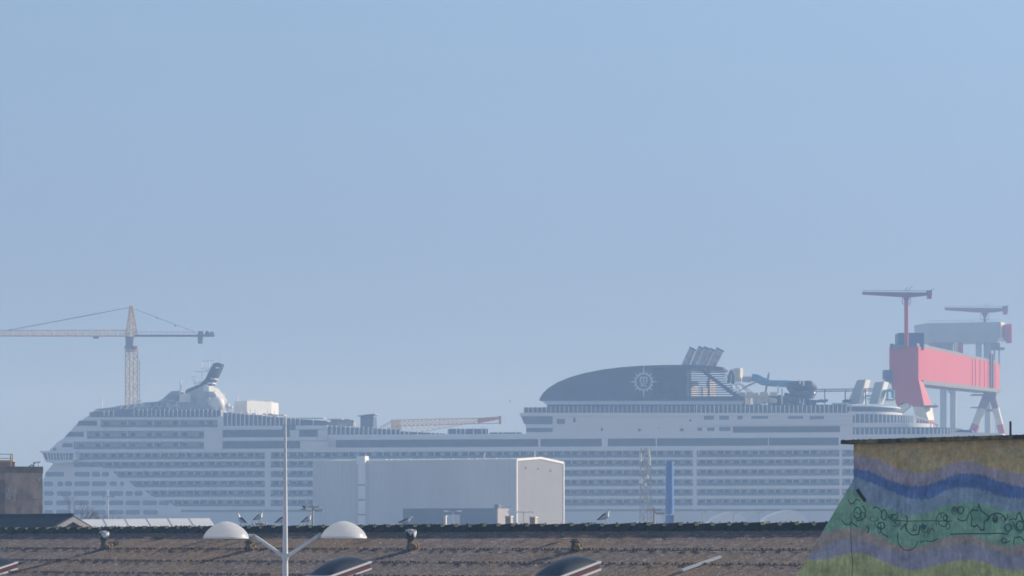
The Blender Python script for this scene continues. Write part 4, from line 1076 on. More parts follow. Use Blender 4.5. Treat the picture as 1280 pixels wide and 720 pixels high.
# bare trees
def bare_tree(px, py, Y, spread, label):
    A = W(px, 681, Y); A.z = 0; H = EYE + (HY - py) / F * Y
    r = thing('bare_tree', label, 'tree', A, 0, 'leafless trees before the ship')
    MB().path([(0, 0, 0), (.1, 0, H * .3), (-.1, .1, H * .55)], [.28, .2, .12], 8).build('trunk', 'bark', r)
    mb = MB()
    def grow(p, d, l, rad, n):
        q = p + d * l
        mb.tube(p, q, rad, 4, rad * .65)
        if n == 0: return
        for _ in range(3 if n > 2 else 4):
            e = (d + Vector((random.uniform(-1, 1), random.uniform(-1, 1), random.uniform(-.15, .7))) * .62).normalized()
            grow(q if random.random() < .6 else p.lerp(q, .7), e, l * random.uniform(.58, .82), rad * .6, n - 1)
    for z in (.35, .45, .55, .55):
        d = Vector((random.uniform(-1, 1) * spread, random.uniform(-1, 1), random.uniform(.7, 1.4))).normalized()
        grow(Vector((0, 0, H * z)), d, H * .17, .07, 4)
    mb.build('crown', 'bark', r)
bare_tree(86, 622, 400, 1.0, 'larger leafless tree beside the brown concrete block')
bare_tree(123, 633, 380, .9, 'smaller leafless tree left of the thin white pole')

# brown concrete block, railing, camera -----------------------------------------
Yq = 300.0
A = W(53.3, 681, Yq); A.z = 0
zt = EYE + (HY - 583.2) / F * Yq
blk = thing('concrete_block', 'weathered brown concrete building with streaked walls at the left edge', 'building', A, R(9.2))
MB().box(-13, 0, 0, 12, 0, zt - .6).build('wall', 'concrete_brown', blk)
MB().box(-13, .05, -.06, 12.1, zt - .6, zt).build('parapet', 'concrete_cap', blk)
mb = MB()
random.seed(11)
for i in range(34):     # pale runs of lime
    if i < 20: x = random.uniform(7, 20); y = random.gauss(617, 5)
    else: x = random.uniform(41, 52); y = random.gauss(597, 2)
    p = W(x, y, Yq); w = random.uniform(.02, .09); h = random.uniform(.08, .5) * (1 if i < 20 else .5)
    MB().box(p.x - A.x - w, p.x - A.x + w, -.012, .05, p.z - h, p.z + h * .3).build('lime_streak', 'pale_stain', blk)
mb = MB()
p = W(0, 612, Yq); mb.box(-13, -3.7, -.05, .1, p.z - .05, p.z + .05)
mb.box(-4.0, -3.92, -.03, .1, 0, 15); p = W(0, 624, Yq); mb.box(-2.5, -.1, -.008, .1, p.z - .04, p.z)
mb.build('string_course', 'concrete_cap', blk)
mb = MB()
p = W(3, 600, Yq); mb.box(-13, -3.5, -.02, .1, 0, zt - 1.3); mb.build('dark_panel', 'concrete_cap', blk)
# railing on top
A2 = W(8, 583, Yq + 1); A2.z = zt
rl = thing('guard_rail', 'yellow steel guard rail on the flat roof of the brown concrete building', 'railing', A2)
for x in (-1.5, -3.3, -.55 + .95, 1.15 - .6 + .02, -5):
    MB().box(x - .05, x + .05, -.05, .05, 0, 1.22).build('post', 'rail_yellow', rl)
for z in (.45, .75, 1.15):
    MB().box(-6, .6, -.075, -.052, z, z + .07).build('rail', 'rail_yellow', rl)
o = MB().box(-6, .45, .3, 2.2, 0, .62).build('brick_upstand', 'brick_pink'); o.location = A2
tag(o, 'low pinkish brick upstand behind the yellow guard rail', 'wall')
A3 = W(17, 583, Yq + .6); A3.z = zt
o = MB().lathe((0, 0, 0), [(.13, 0), (.13, .38), (.17, .4), (.17, .46)], 12).build('vent_stub', 'concrete_cap'); o.location = A3
tag(o, 'stubby dark pipe beside the yellow guard rail', 'pipe')
A4 = W(47.5, 583, Yq + .4); A4.z = zt
cm = thing('security_camera', 'white security camera on a bracket at the corner of the brown roof', 'camera', A4)
mb = MB(); mb.prism([(-.28, -.09, .30), (.32, -.09, .40), (.32, -.09, .53), (-.28, -.09, .44)], [(-.28, .09, .30), (.32, .09, .40), (.32, .09, .53), (-.28, .09, .44)]); mb.build('housing', 'white_trim', cm)
MB().tube((.12, 0, 0), (.06, 0, .38), .06, 8).build('bracket', 'white_trim', cm)
mb = MB(); mb.tube((-.85, 0, 0), (-.55, 0, .2), .05, 6); mb.tube((-.55, 0, .2), (-.5, 0, .05), .05, 6); mb.tube((-.42, 0, 0), (-.35, 0, .42), .05, 6); mb.box(-.45, -.28, -.06, .06, .3, .42); mb.build('cable_arm', 'black', cm)

# slate roofed house with its gable towards the right
ang = math.atan2(-.721, .693)
B = W(88, 644, 200); zr = B.z
hs = thing('slate_house', 'house with dark slate roof and pale-edged gable behind the left end of the roof', 'house', (B.x, B.y, 0), ang)
tt = .47; wd = 4.2
MB().prism([(-18, 0, zr), (.25, 0, zr), (.25, -wd, zr - wd * tt), (-18, -wd, zr - wd * tt)], [(-18, 0, zr - .12), (.25, 0, zr - .12), (.25, -wd, zr - wd * tt - .12), (-18, -wd, zr - wd * tt - .12)]).build('roof_slope', 'slate', hs)
MB().prism([(-18, .01, zr), (.25, .01, zr), (.25, wd, zr - wd * tt), (-18, wd, zr - wd * tt)], [(-18, .01, zr - .12), (.25, .01, zr - .12), (.25, wd, zr - wd * tt - .12), (-18, wd, zr - wd * tt - .12)]).build('roof_slope', 'slate', hs)
for sgn in (-1, 1):
    a = .32
    MB().prism([(.26, 0, zr - .1), (.26, sgn * wd, zr - wd * tt - .1), (.26, sgn * wd, zr - wd * tt - a - .1), (.26, 0, zr - a - .1)], [(.31, 0, zr - .1), (.31, sgn * wd, zr - wd * tt - .1), (.31, sgn * wd, zr - wd * tt - a - .1), (.31, 0, zr - a - .1)]).build('verge_board', 'verge', hs)
MB().prism([(-.2, -wd + .4, 0), (-.2, wd - .4, 0), (-.2, wd - .4, zr - wd * tt), (-.2, 0, zr - .3), (-.2, -wd + .4, zr - wd * tt)], [(-17.5, -wd + .4, 0), (-17.5, wd - .4, 0), (-17.5, wd - .4, zr - wd * tt), (-17.5, 0, zr - .3), (-17.5, -wd + .4, zr - wd * tt)]).build('wall', 'annex_grey', hs)
MB().tube((-18, 0, zr + .03), (.3, 0, zr + .03), .09, 8).build('ridge', 'slate', hs)
# white sheeted shed roof
A = W(262, 647.6, 247); C0 = W(98, 649.2, 240)
wr = thing('white_shed', 'long low shed roofed in bright white sheets, behind the left half of the rusty roof', 'shed', (A.x, A.y, 0))
dn = Vector((1.45, -5.8, -1.35)) ; dn2 = dn * 1.4
mb = MB(); mb.prism([A, C0, C0 + dn2, A + dn2], [p - Vector((0, 0, .1)) for p in (A, C0, C0 + dn2, A + dn2)]); wpart(mb, 'roof', 'white_sheet', wr)
mb = MB()
for i in range(1, 7):
    p = A.lerp(C0, i / 6.0 * .98); q = p + dn2; mb.prism([p + Vector((-.035, 0, .004)), p + Vector((.035, 0, .004)), q + Vector((.035, 0, .004)), q + Vector((-.035, 0, .004))], [v + Vector((0, 0, .02)) for v in (p + Vector((-.035, 0, .004)), p + Vector((.035, 0, .004)), q + Vector((.035, 0, .004)), q + Vector((-.035, 0, .004)))])
wpart(mb, 'roof_seam', 'gantry_grey', wr)
mb = MB(); mb.prism([(A + dn2).to_tuple(), (C0 + dn2).to_tuple(), C0.to_tuple(), A.to_tuple()], [(p.x, p.y, 0) for p in (A + dn2, C0 + dn2, C0, A)]); mb.v = [(x, y, z - .12 if z > 1 else z) for x, y, z in mb.v]; wpart(mb, 'wall', 'annex_pale', wr)
# finger posts / floodlight stands beyond the ridge
for px, py, Y, lab in ((391, 630.5, 190, 'T-shaped floodlight post beside two gulls behind the ridge'), (817.5, 634, 185, 'T-shaped floodlight post behind the ridge, between the lattice mast and the blue chimney')):
    A = W(px, 681, Y); A.z = 0; zt = EYE + (HY - py) / F * Y
    r = thing('floodlight_post', lab, 'floodlight', A, 0, 'floodlight posts behind the roof')
    MB().tube((0, 0, 0), (0, 0, zt), .06, 8).build('pole', 'galv', r)
    mb = MB(); mb.box(-.45, .42, -.2, .1, zt - .2, zt - .1); mb.build('lamp_head', 'galv', r)
    mb = MB(); mb.box(.1, .62, -.3, -.05, zt - .42, zt - .3); mb.tube((0, 0, zt - .3), (.3, -.2, zt - .35), .03, 5); mb.build('lamp_head', 'galv', r)

# ------------------------------------------------------------------ the long roof in front
ROOT = Vector((0, 141.5, 0)); ZR = 10.945; TT = .265; CAP = .29
roof = thing('warehouse', 'long warehouse with a lichen-stained corrugated roof across the foreground', 'warehouse', ROOT, ang)
EX = Vector((math.cos(ang), math.sin(ang), 0)); EY = Vector((-math.sin(ang), math.cos(ang), 0))
ZP = ZR - CAP
def onroof(px, py):
    u = (px - 640) / F; v = (HY - py) / F
    k = TT * (EY.x * u + EY.y)
    Y = (ZP - EYE - TT * EY.y * ROOT.y) / (v - k)
    p = Vector((u * Y, Y, 0)) - ROOT
    return p.dot(EX), p.dot(EY)
def rz(yl): return ZP - TT * abs(yl)
X0, X1 = -54.0, 30.0
PIT = .177
def sheet(mb, ya, yb, lift_a, lift_b, amp=.024):
    n = int((X1 - X0) / PIT * 6)
    vs = []; fs = []
    for i in range(n + 1):
        x = X0 + (X1 - X0) * i / n
        w = amp * math.sin(2 * math.pi * x / PIT)
        j = math.sin(x * 1.7) * .004 + math.sin(math.floor(x / 1.06) * 12.9898) * .006
        vs += [(x, ya, rz(ya) + w + lift_a + j), (x, yb - math.sin(math.floor(x / 1.06) * 78.2) * .03, rz(yb) + w + lift_b + j), (x, yb - math.sin(math.floor(x / 1.06) * 78.2) * .03, rz(yb) + w + lift_b + j - .014)]
    top = [v for i, v in enumerate(vs) if i % 3 < 2]
    lip = [v for i, v in enumerate(vs) if i % 3 > 0]
    fs = [(i * 2, i * 2 + 2, i * 2 + 3, i * 2 + 1) for i in range(n)]
    mb.add(top, fs)
    mb.add(lip, fs)
mb = MB()
laps = [0, -1.28, -3.35, -5.48, -7.6, -9.7, -11.8, -13.6]
for i in range(len(laps) - 1):
    sheet(mb, laps[i] + (.12 if i else 0), laps[i + 1], .0, .024)
    mb2 = None
sheet(mb, 0, 13.6, 0, 0)
mb.v = [(x, y, z) for x, y, z in mb.v]
ro = mb.build('roof', 'roof', roof)
ro.data.polygons.foreach_set('use_smooth', [True] * len(ro.data.polygons))
# black dots along the laps, standing for shade in the corrugation ends
lap_dots = MB()
for l in laps[2:6]:
    x = X0 + 2
    while x < X1:
        yy = l + .10 + random.uniform(-.02, .02)
        k_ = random.choice((.022, .03, .036, .042))
        if random.random() < .9: lap_dots.box(x - k_, x + k_, yy - .16, yy - .05, rz(yy) + .0, rz(yy) + .075)
        x += random.choice((.2, .22, .24, .26, .44))
o = lap_dots.build('lap_shade_dot', 'black', roof); o['kind'] = 'stuff'
# walls under it
mb = MB(); mb.box(X0 + .3, X1 - .3, -13, 13, 0, rz(13) - .1); mb.prism([(X0 + .3, -13, rz(13) - .1), (X0 + .3, 13, rz(13) - .1), (X0 + .3, 0, ZP - .12)], [(X1 - .3, -13, rz(13) - .1), (X1 - .3, 13, rz(13) - .1), (X1 - .3, 0, ZP - .12)]); mb.build('wall', 'brick_wall', roof)
# ridge caps
random.seed(3)
capbits = []
x = X0
while x < X1 - .5:
    L = .92; c = MB(); h = CAP + random.uniform(-.015, .02)
    def profile(xx, dz, wd=.36):
        return [(xx, -wd, rz(wd) + .02), (xx, -.27, rz(.27) + .12 + dz), (xx, -.17, ZP + .15 + dz), (xx, -.07, ZP + h - .02 + dz), (xx, .07, ZP + h - .02 + dz), (xx, .17, ZP + .15 + dz), (xx, .30, rz(.30) + .10 + dz), (xx, wd, rz(wd) + .02)]
    c.prism(profile(x + .01, -.035), profile(x + L - .17, .0))
    c.prism(profile(x + L - .168, -.075, .34), profile(x + L, -.08, .34))
    c.box(x + L - .19, x + L + .005, -.15, .15, ZP + h - .15, ZP + h - .05, 1)  # bright block painting the sunlit top of the collar
    o = c.build('ridge_cap', ['cap_moss', 'cap_sunlit'], roof)
    x += L
# ragged lower edge of the caps: moss tufts
mb = MB(); 
for i in range(420):
    xx = random.uniform(X0 + 2, X1 - 2); yy = -random.uniform(.30, .44); s_ = random.uniform(.025, .06)
    mb.sphere((xx, yy, rz(yy) + .03), s_, 6, 4)
for i in range(300):
    xx = random.uniform(X0 + 2, X1 - 2); s_ = random.uniform(.02, .05); yy = random.uniform(-.12, .05)
    mb.sphere((xx, yy, ZP + CAP - .01), s_, 5, 4, sz=.7)
o = mb.build('moss', 'moss_green', roof, True); o['kind'] = 'stuff'

def roof_thing(name, label, cat, px, py, group=None):
    x, y = onroof(px, py)
    p = ROOT + EX * x + EY * y
    return thing(name, label, cat, (p.x, p.y, rz(y)), ang, group)
# vent pipes
def vent(px, py, label, h, cowl, lean=0.0, seed=1):
    rnd = random.Random(seed)
    r = roof_thing('roof_vent', label, 'vent pipe', px, py, 'vent pipes on the roof')
    MB().lathe((0, 0, -.15), [(.20, 0), (.19, .3), (.15, .38), (.14, h)], 14).build('pipe', 'rust_pipe' if not cowl else 'vent_dark', r, True)
    mb = MB(); mb.lathe((0, 0, h * .52), [(.15, 0), (.23, .03), (.23, .07), (.15, .1)], 14); mb.build('collar', 'vent_dark', r)
    mb = MB()
    for i in range(14):
        a = rnd.uniform(-1.6, 1.2); mb.sphere((.22 + rnd.uniform(-.06, .22), -.05 + .2 * math.sin(a) + .05, .05 + rnd.uniform(-.05, .2)), rnd.uniform(.05, .11), 7, 5)
    mb.build('lichen_crust', 'lichen', r, True)
    if cowl:
        mb = MB(); n = 16; rings = [(.23, -.20), (.26, -.06), (.24, .02), (.14, .06), (.02, .07)]; vs = []; fs = []
        for j, (r_, z) in enumerate(rings):
            for k in range(n):
                a = 2 * math.pi * k / n; q = 1 + rnd.uniform(-.05, .05)
                zz = z + (rnd.uniform(-.10, .10) if j == 0 else 0)
                vs.append((r_ * q * math.cos(a), r_ * q * math.sin(a), h - .02 + zz))
        for j in range(len(rings) - 1):
            for k in range(n): a = j * n + k; b = j * n + (k + 1) % n; fs.append((a, b, b + n, a + n))
        fs.append(tuple(range((len(rings) - 1) * n, len(rings) * n)))
        mb.add(vs, fs); mb.build('cowl', 'droppings', r, True)
        mb = MB()
        for a in (20, 110, 200, 290): mb.box(.16 * math.cos(R(a)) - .02, .16 * math.cos(R(a)) + .02, .16 * math.sin(R(a)) - .02, .16 * math.sin(R(a)) + .02, h * .55, h - .05)
        mb.lathe((0, 0, h - .3), [(.20, 0), (.22, .02), (.22, .16), (.2, .18)], 14); mb.build('cowl_core', 'black', r)
vent(130, 686.5, 'leftmost vent pipe with a whitened hood, grass tuft at its foot', .86, True, seed=2)
vent(513.5, 687, 'vent pipe with a whitened hood in the middle of the roof, right of the lamp', .86, True, seed=5)
vent(719, 688, 'plain rusty vent pipe without a hood, right of the middle of the roof', .62, False, seed=8)
vent(311.5, 687.5, 'dark vent pipe right behind the left lamp dome', .62, False, seed=9)
def tuft(px, py, label, w=.45, hgt=.28, n=60):
    x, y = onroof(px, py); p = ROOT + EX * x + EY * y; mb = MB()
    for i in range(n):
        a = Vector((random.gauss(0, w * .45), random.gauss(0, .1), 0)); q = a + Vector((random.gauss(0, .1), random.gauss(0, .06), random.uniform(.3, 1) * hgt))
        mb.tube(a, q, .02, 3, .006)
        if i % 3 == 0: mb.sphere(a + Vector((0, 0, .03)), random.uniform(.03, .07), 6, 4)
    o = mb.build('grass_tuft', 'moss_green'); o.location = (p.x, p.y, rz(y)); tag(o, label, 'plant')
tuft(143, 682.5, 'tuft of grass and moss beside the left hooded vent')
tuft(200, 674, 'small dark clump between the left vent and the lamp', .22, .12, 40)  # short blades and lumps in a dark cluster
tuft(27, 705, 'low moss beside the leftmost skylight', .4, .1, 40)

# dome skylights
def skylight(px, py, label):
    r = roof_thing('skylight', label, 'skylight', px, py, 'dome skylights on the roof')
    w, L, h = 1.55, 2.3, .30
    def q(x, y, z): return (x, y, z + TT * y)
    def slab(x0, x1, y0, y1, z0, z1):
        mb = MB(); mb.prism([q(x0, y0, z0), q(x1, y0, z0), q(x1, y1, z0), q(x0, y1, z0)], [q(x0, y0, z1), q(x1, y0, z1), q(x1, y1, z1), q(x0, y1, z1)]); return mb
    slab(-w, 0, -L, 0, -.05, h).build('curb', 'maroon', r)
    slab(-w - .05, .05, -L - .05, .05, h, h + .075).build('frame', 'white_trim', r)
    slab(.002, .10, -L - .1, .0, -.05, .085).build('flashing', 'white_trim', r)
    mb = MB(); n = 14; vs = []; fs = []
    for j in range(n + 1):
        for i in range(n + 1):
            u, v = -1 + 2 * i / n, -1 + 2 * j / n
            z = .42 * max(0, (1 - abs(u) ** 2.4)) ** .6 * max(0, (1 - abs(v) ** 2.4)) ** .6
            vs.append(q(-w / 2 + u * (w / 2 - .06), -L / 2 + v * (L / 2 - .06), h + .077 + z))
    for j in range(n):
        for i in range(n): a = j * (n + 1) + i; fs.append((a, a + 1, a + n + 2, a + n + 1))
    mb.add(vs, fs); mb.build('dome', 'dome_dark', r, True)
skylight(21, 712, 'dark dome skylight cut by the left edge of the photo')
skylight(463, 712.5, 'dark dome skylight between the lamp post and the rusty bare pipe')
skylight(749.5, 713.2, 'dark dome skylight just below the rusty bare vent pipe')
# loose pale strip lying along the slope
x0, y0 = onroof(852, 716); x1, y1 = onroof(900, 699)
p = ROOT + EX * x0 + EY * y0
a = Vector((0, 0, 0)); c = Vector((x1 - x0, y1 - y0, rz(y1) - rz(y0)))
mb = MB(); nrm = Vector((c.y, -c.x, 0)).normalized() * .09
mb.prism([a + nrm, c + nrm, c - nrm, a - nrm], [v + Vector((0, 0, .09)) for v in (a + nrm, c + nrm, c - nrm, a - nrm)])
o = mb.build('metal_strip', 'white_sheet'); o.location = (p.x, p.y, rz(y0) + .05); o.rotation_euler = (0, 0, ang)
tag(o, 'pale metal strip lying up the slope, right of the skylights', 'strip')
# pale pots behind the ridge
for px, py, h, lab in ((636.5, 645, .6, 'taller pale square flue just behind the ridge, left of a similar shorter one'), (667, 646, .5, 'shorter pale square flue just behind the ridge, before the hall gable'), (556.5, 644.3, .62, 'slim white flue behind the ridge, between the low gull and the dark annex lamp')):
    x, y = onroof(px, 654)
    y = 1.2
    u = (px - 640) / F
    # point on the back slope 1.2 m beyond the ridge in this column
    k = (ROOT.y * 0)
    Yp = (EY.y * ROOT.y + y) / (EY.x * u + EY.y); P = Vector((u * Yp, Yp, 0))
    zt = EYE + (HY - py) / F * Yp; zb = rz(y)
    r = thing('flue', lab, 'flue', (P.x, P.y, zb), R(66), 'flues behind the ridge')
    w = .13 if px > 600 else .055
    MB().box(-w, w, -w, w, -.1, zt - zb - .05).build('shaft', 'pink_pot' if px > 600 else 'white_trim', r)
    MB().box(-w - .02, w + .02, -w - .02, w + .02, zt - zb - .05, zt - zb).build('cap', 'white_trim', r)

# ------------------------------------------------------------------ gulls
def body_loft(mb, rings, n=12):
    vs = []; fs = []
    for cx, cz, rw, rh in rings:
        for k in range(n):
            a = 2 * math.pi * k / n; vs.append((cx, rw * math.cos(a), cz + rh * math.sin(a)))
    for i in range(len(rings) - 1):
        for k in range(n):
            a = i * n + k; b2 = i * n + (k + 1) % n; fs.append((a, b2, b2 + n, a + n))
    fs.append(tuple(range(n))); fs.append(tuple(range(len(rings) * n - 1, (len(rings) - 1) * n - 1, -1)))
    mb.add(vs, fs)
def gull(loc, rot, label, pose='stand', sc=1.05):
    r = thing('gull', label, 'gull', loc, rot, 'gulls on the roof')
    r.scale = (sc, sc, sc)
    up = 0.0
    z0 = .17 if pose == 'stand' else .05 if pose == 'sit' else 0.0
    tilt = .16 if pose == 'stand' else .02
    # x forward; rings tail to head
    mb = MB()
    body_loft(mb, [(-.30, z0 + .05, .01, .006), (-.22, z0 + .055, .045, .022), (-.12, z0 + .065, .075, .06), (0, z0 + .085, .088, .082), (.10, z0 + .11, .080, .078), (.155, z0 + .15 + tilt * .2, .055, .058), (.185, z0 + .19 + tilt * .3, .043, .046), (.215, z0 + .225 + tilt * .35, .046, .046), (.25, z0 + .23 + tilt * .35, .042, .04), (.275, z0 + .225 + tilt * .35, .024, .022), (.282, z0 + .224 + tilt * .35, .006, .006)])
    pit = R(20) if pose == 'stand' else R(6)
    cp, sn = math.cos(pit), math.sin(pit); zc = z0 + .08
    def up_(m_):
        m_.v = [(x * cp - (z - zc) * sn, y, zc + x * sn + (z - zc) * cp) for x, y, z in m_.v]; return m_
    mb.v = [(x, y * (1.22 if x < .17 else 1.1), zc + (z - zc) * (1.18 if x < .16 else 1.0)) for x, y, z in mb.v]
    up_(mb).build('body', 'gull_white', r, True)
    zb = z0 + .222 + tilt * .35
    mb = MB(); mb.path([(.272, 0, zb), (.31, 0, zb - .002), (.332, 0, zb - .014)], [.014, .011, .004], 6); up_(mb).build('bill', 'bill', r)
    mb = MB()
    for s_ in (-1, 1): mb.sphere((.248, s_ * .038, zb + .018), .009, 6, 4)
    up_(mb).build('eye', 'gull_black', r)
    if pose != 'fly':
        for s_ in (-1, 1):
            mb = MB(); vs = []
            pr = [(.09, .050, .150), (.05, .085, .165), (-.05, .088, .150), (-.16, .070, .118), (-.25, .04, .09), (-.36, .012, .072)]
            A = [(x, s_ * y * 1.06, z0 + z) for x, y, z in pr]; Bq = [(x, s_ * y * .55, z0 + z + .055 * (1 - abs(x + .05) * 2)) for x, y, z in pr]; C = [(x + .01, s_ * y * 1.04, z0 + z - .030 * (1 - abs(x + .05) * 1.8)) for x, y, z in pr]
            for i in range(len(pr) - 1):
                mb.add([A[i], A[i + 1], Bq[i + 1], Bq[i]], [(0, 1, 2, 3)]); mb.add([A[i], A[i + 1], C[i + 1], C[i]], [(3, 2, 1, 0)])
                mb.add([Bq[i], Bq[i + 1], C[i + 1], C[i]], [(0, 1, 2, 3)])
            up_(mb).build('wing', 'gull_grey', r)
            mb = MB(); mb.path([(-.24, s_ * .04, z0 + .088), (-.31, s_ * .02, z0 + .075), (-.39, s_ * .004, z0 + .066)], [.022, .018, .004], 6); up_(mb).build('wing_tip', 'gull_black', r)
    else:
        for s_ in (-1, 1):
            mb = MB(); L = [(.08, .05, .1), (.12, .25, .20), (.05, .42, .24), (-.12, .66, .20)]; Tn = [(-.08, .05, .1), (-.06, .25, .19), (-.10, .42, .23), (-.14, .66, .2)]
            for i in range(3):
                q_ = [(L[i][0], s_ * L[i][1], L[i][2]), (L[i + 1][0], s_ * L[i + 1][1], L[i + 1][2]), (Tn[i + 1][0], s_ * Tn[i + 1][1], Tn[i + 1][2]), (Tn[i][0], s_ * Tn[i][1], Tn[i][2])]
                mb.prism(q_, [(x, y, z + .012) for x, y, z in q_])
            mb.build('wing', 'gull_grey', r)
    if pose == 'stand':
        for s_ in (-1, 1):
            mb = MB(); mb.path([(.0, s_ * .035, z0 + .03), (-.012, s_ * .035, z0 * .5), (.005, s_ * .035, .01)], [.012, .008, .008], 5); mb.prism([(-.01, s_ * .035 - .008, .0), (.06, s_ * .035 - .03, 0), (.06, s_ * .035 + .03, 0), (-.01, s_ * .035 + .008, 0)], [(-.01, s_ * .035 - .008, .008), (.06, s_ * .035 - .03, .006), (.06, s_ * .035 + .03, .006), (-.01, s_ * .035 + .008, .008)]); mb.build('leg', 'leg_pink', r)
    return r
def ridge_at(px):
    u = (px - 640) / F; Y = EY.y * ROOT.y / (EY.x * u + EY.y); return Vector((u * Y, Y, ZR - .01))
gull(ridge_at(301) + Vector((0, 0, .0)), R(150), 'gull turning its grey back, perched on the ridge above the left lamp dome', 'stand')
g2 = ridge_at(324.5)
gull(g2 + Vector((0, 0, .14)), R(-24), 'gull standing on a pale nest heap between the left dome and the pole', 'stand')
mb = MB(); rnd = random.Random(4)
for i in range(26): mb.sphere((rnd.gauss(0, .16), rnd.gauss(0, .05), .04 + rnd.random() * .05), rnd.uniform(.03, .07), 6, 4)
o = mb.build('nest_heap', 'pink_pot', None, True); o.location = g2; tag(o, 'pale heap of nest litter on the ridge under a standing gull', 'nest')
gull(ridge_at(352.5), R(20), 'dark-winged gull half hidden behind the upper lamp pole', 'stand')
gull(ridge_at(385), R(-14), 'gull standing on the ridge next to the floodlight post', 'stand')
gull(W(381, 637, 146), R(-15), 'gull with raised wings just above the one beside the floodlight post', 'fly', .7)
gull(ridge_at(508), R(10), 'gull crouching low on the ridge, above the hooded vent right of the lamp', 'sit')
gull(ridge_at(757), R(-14), 'lone gull standing on the ridge far right of the hall gable', 'stand', 1.12)
gull(W(637, 502.5, 600), R(200), 'distant dark bird flying alone above the middle of the ship', 'fly', 1.0)

# ------------------------------------------------------------------ painted wall
PW = Vector(((1067 - 640) / F * 100, 100, 0))
wall = thing('painted_wall', 'concrete wall painted with wavy coloured bands at the right edge', 'wall', PW, ang)
KW = PW.dot(EY)
def onwall(px, py):
    u = (px - 640) / F; Y = KW / (EY.x * u + EY.y)
    p = Vector((u * Y, Y, 0)) - PW
    return p.dot(EX), EYE + (HY - py) / F * Y
ZS = onwall(1067, 555.2)[1]
XR = 24.0
xa, za_ = onwall(1067, 599); xb, zb_ = onwall(993, 724)
outline = [(0, ZS), (XR, ZS), (XR, 0), (xb - 1.2, 0), (xb - 1.2, zb_ - 2.0), (xb, zb_), (0, za_)]
def mural_material():
    m = bpy.data.materials.new('mural'); m.use_nodes = True; t = m.node_tree; N = t.nodes.new
    b = t.nodes['Principled BSDF']; b.inputs['Roughness'].default_value = .9; b.inputs['Specular IOR Level'].default_value = .2
    tc = N('ShaderNodeTexCoord'); sep = N('ShaderNodeSeparateXYZ'); t.links.new(tc.outputs['Object'], sep.inputs[0])
    xl0, xl1 = -4.0, 10.0; zl0, zl1 = 8.5, 13.5
    def mr(sock, a, c):
        n = N('ShaderNodeMapRange'); n.inputs[1].default_value = a; n.inputs[2].default_value = c; t.links.new(sock, n.inputs[0]); return n.outputs[0]
    fx = mr(sep.outputs[0], xl0, xl1); fz = mr(sep.outputs[2], zl0, zl1)
    # ragged brush edge
    mp = N('ShaderNodeMapping'); mp.inputs['Scale'].default_value = (9, 9, 1.6); t.links.new(tc.outputs['Object'], mp.inputs[0])
    ns = N('ShaderNodeTexNoise'); ns.inputs['Scale'].default_value = 1.6; ns.inputs['Detail'].default_value = 8; t.links.new(mp.outputs[0], ns.inputs['Vector'])
    ad = N('ShaderNodeMath'); ad.operation = 'MULTIPLY_ADD'; ad.inputs[1].default_value = .055; t.links.new(ns.outputs[0], ad.inputs[0]); t.links.new(fz, ad.inputs[2])
    zs = N('ShaderNodeMath'); zs.operation = 'SUBTRACT'; zs.inputs[1].default_value = .0275; t.links.new(ad.outputs[0], zs.inputs[0])
    def noisy(c1, c2, sc, st=(1, 1, 1), lo=.35, hi=.65):
        mp = N('ShaderNodeMapping'); mp.inputs['Scale'].default_value = st; t.links.new(tc.outputs['Object'], mp.inputs[0])
        n = N('ShaderNodeTexNoise'); n.inputs['Scale'].default_value = sc; n.inputs['Detail'].default_value = 8; n.inputs['Roughness'].default_value = .7; t.links.new(mp.outputs[0], n.inputs['Vector'])
        r = N('ShaderNodeValToRGB'); r.color_ramp.elements[0].position = lo; r.color_ramp.elements[1].position = hi; r.color_ramp.elements[0].color = (*c1, 1); r.color_ramp.elements[1].color = (*c2, 1); t.links.new(n.outputs[0], r.inputs[0]); return r.outputs[0]
    ochre = noisy((.66, .42, .17), (.74, .60, .34), 1.5, (1, 1, 2))
    cols = [noisy((.50, .40, .44), (.60, .50, .54), 2, (3, 3, .6)), noisy((.13, .21, .46), (.22, .34, .60), 3, (4, 4, .5)), noisy((.34, .44, .56), (.44, .54, .64), 2, (3, 3, .6)),
            noisy((.24, .50, .32), (.46, .68, .46), 1.6), noisy((.60, .45, .34), (.60, .50, .42), 2, (2, 2, 1)), noisy((.46, .41, .50), (.56, .52, .58), 2, (3, 3, .6)), noisy((.58, .54, .20), (.76, .74, .34), 1.8, (2.5, 2.5, .6))]
    bounds = [
        [(1037, 566), (1068, 569), (1100, 575), (1130, 588), (1160, 590), (1185, 580), (1210, 577), (1240, 585), (1280, 592)],
        [(1037, 582), (1068, 586), (1090, 590), (1110, 599), (1135, 606), (1160, 606), (1180, 598), (1200, 592), (1225, 593), (1250, 602), (1280, 608)],
        [(1037, 590), (1068, 596), (1090, 604), (1110, 612), (1130, 620), (1150, 624), (1170, 620), (1185, 612), (1205, 609), (1230, 613), (1255, 621), (1280, 623)],
        [(1037, 608), (1067, 613), (1085, 628), (1110, 636), (1135, 643), (1160, 640), (1180, 632), (1205, 628), (1230, 630), (1260, 638), (1280, 640)],
        [(1020, 668), (1035, 664), (1060, 660), (1080, 662), (1100, 670), (1120, 680), (1140, 684), (1170, 676), (1195, 670), (1215, 670), (1235, 676), (1255, 682), (1280, 680)],
        [(1005, 694), (1030, 683), (1050, 675), (1080, 677), (1100, 683), (1130, 690), (1150, 690), (1180, 683), (1210, 681), (1235, 686), (1260, 693), (1280, 694)],
        [(1000, 700), (1030, 699), (1055, 693), (1075, 691), (1100, 700), (1125, 709), (1145, 712), (1175, 705), (1205, 700), (1230, 702), (1250, 710), (1280, 712)]]
    cur = ochre
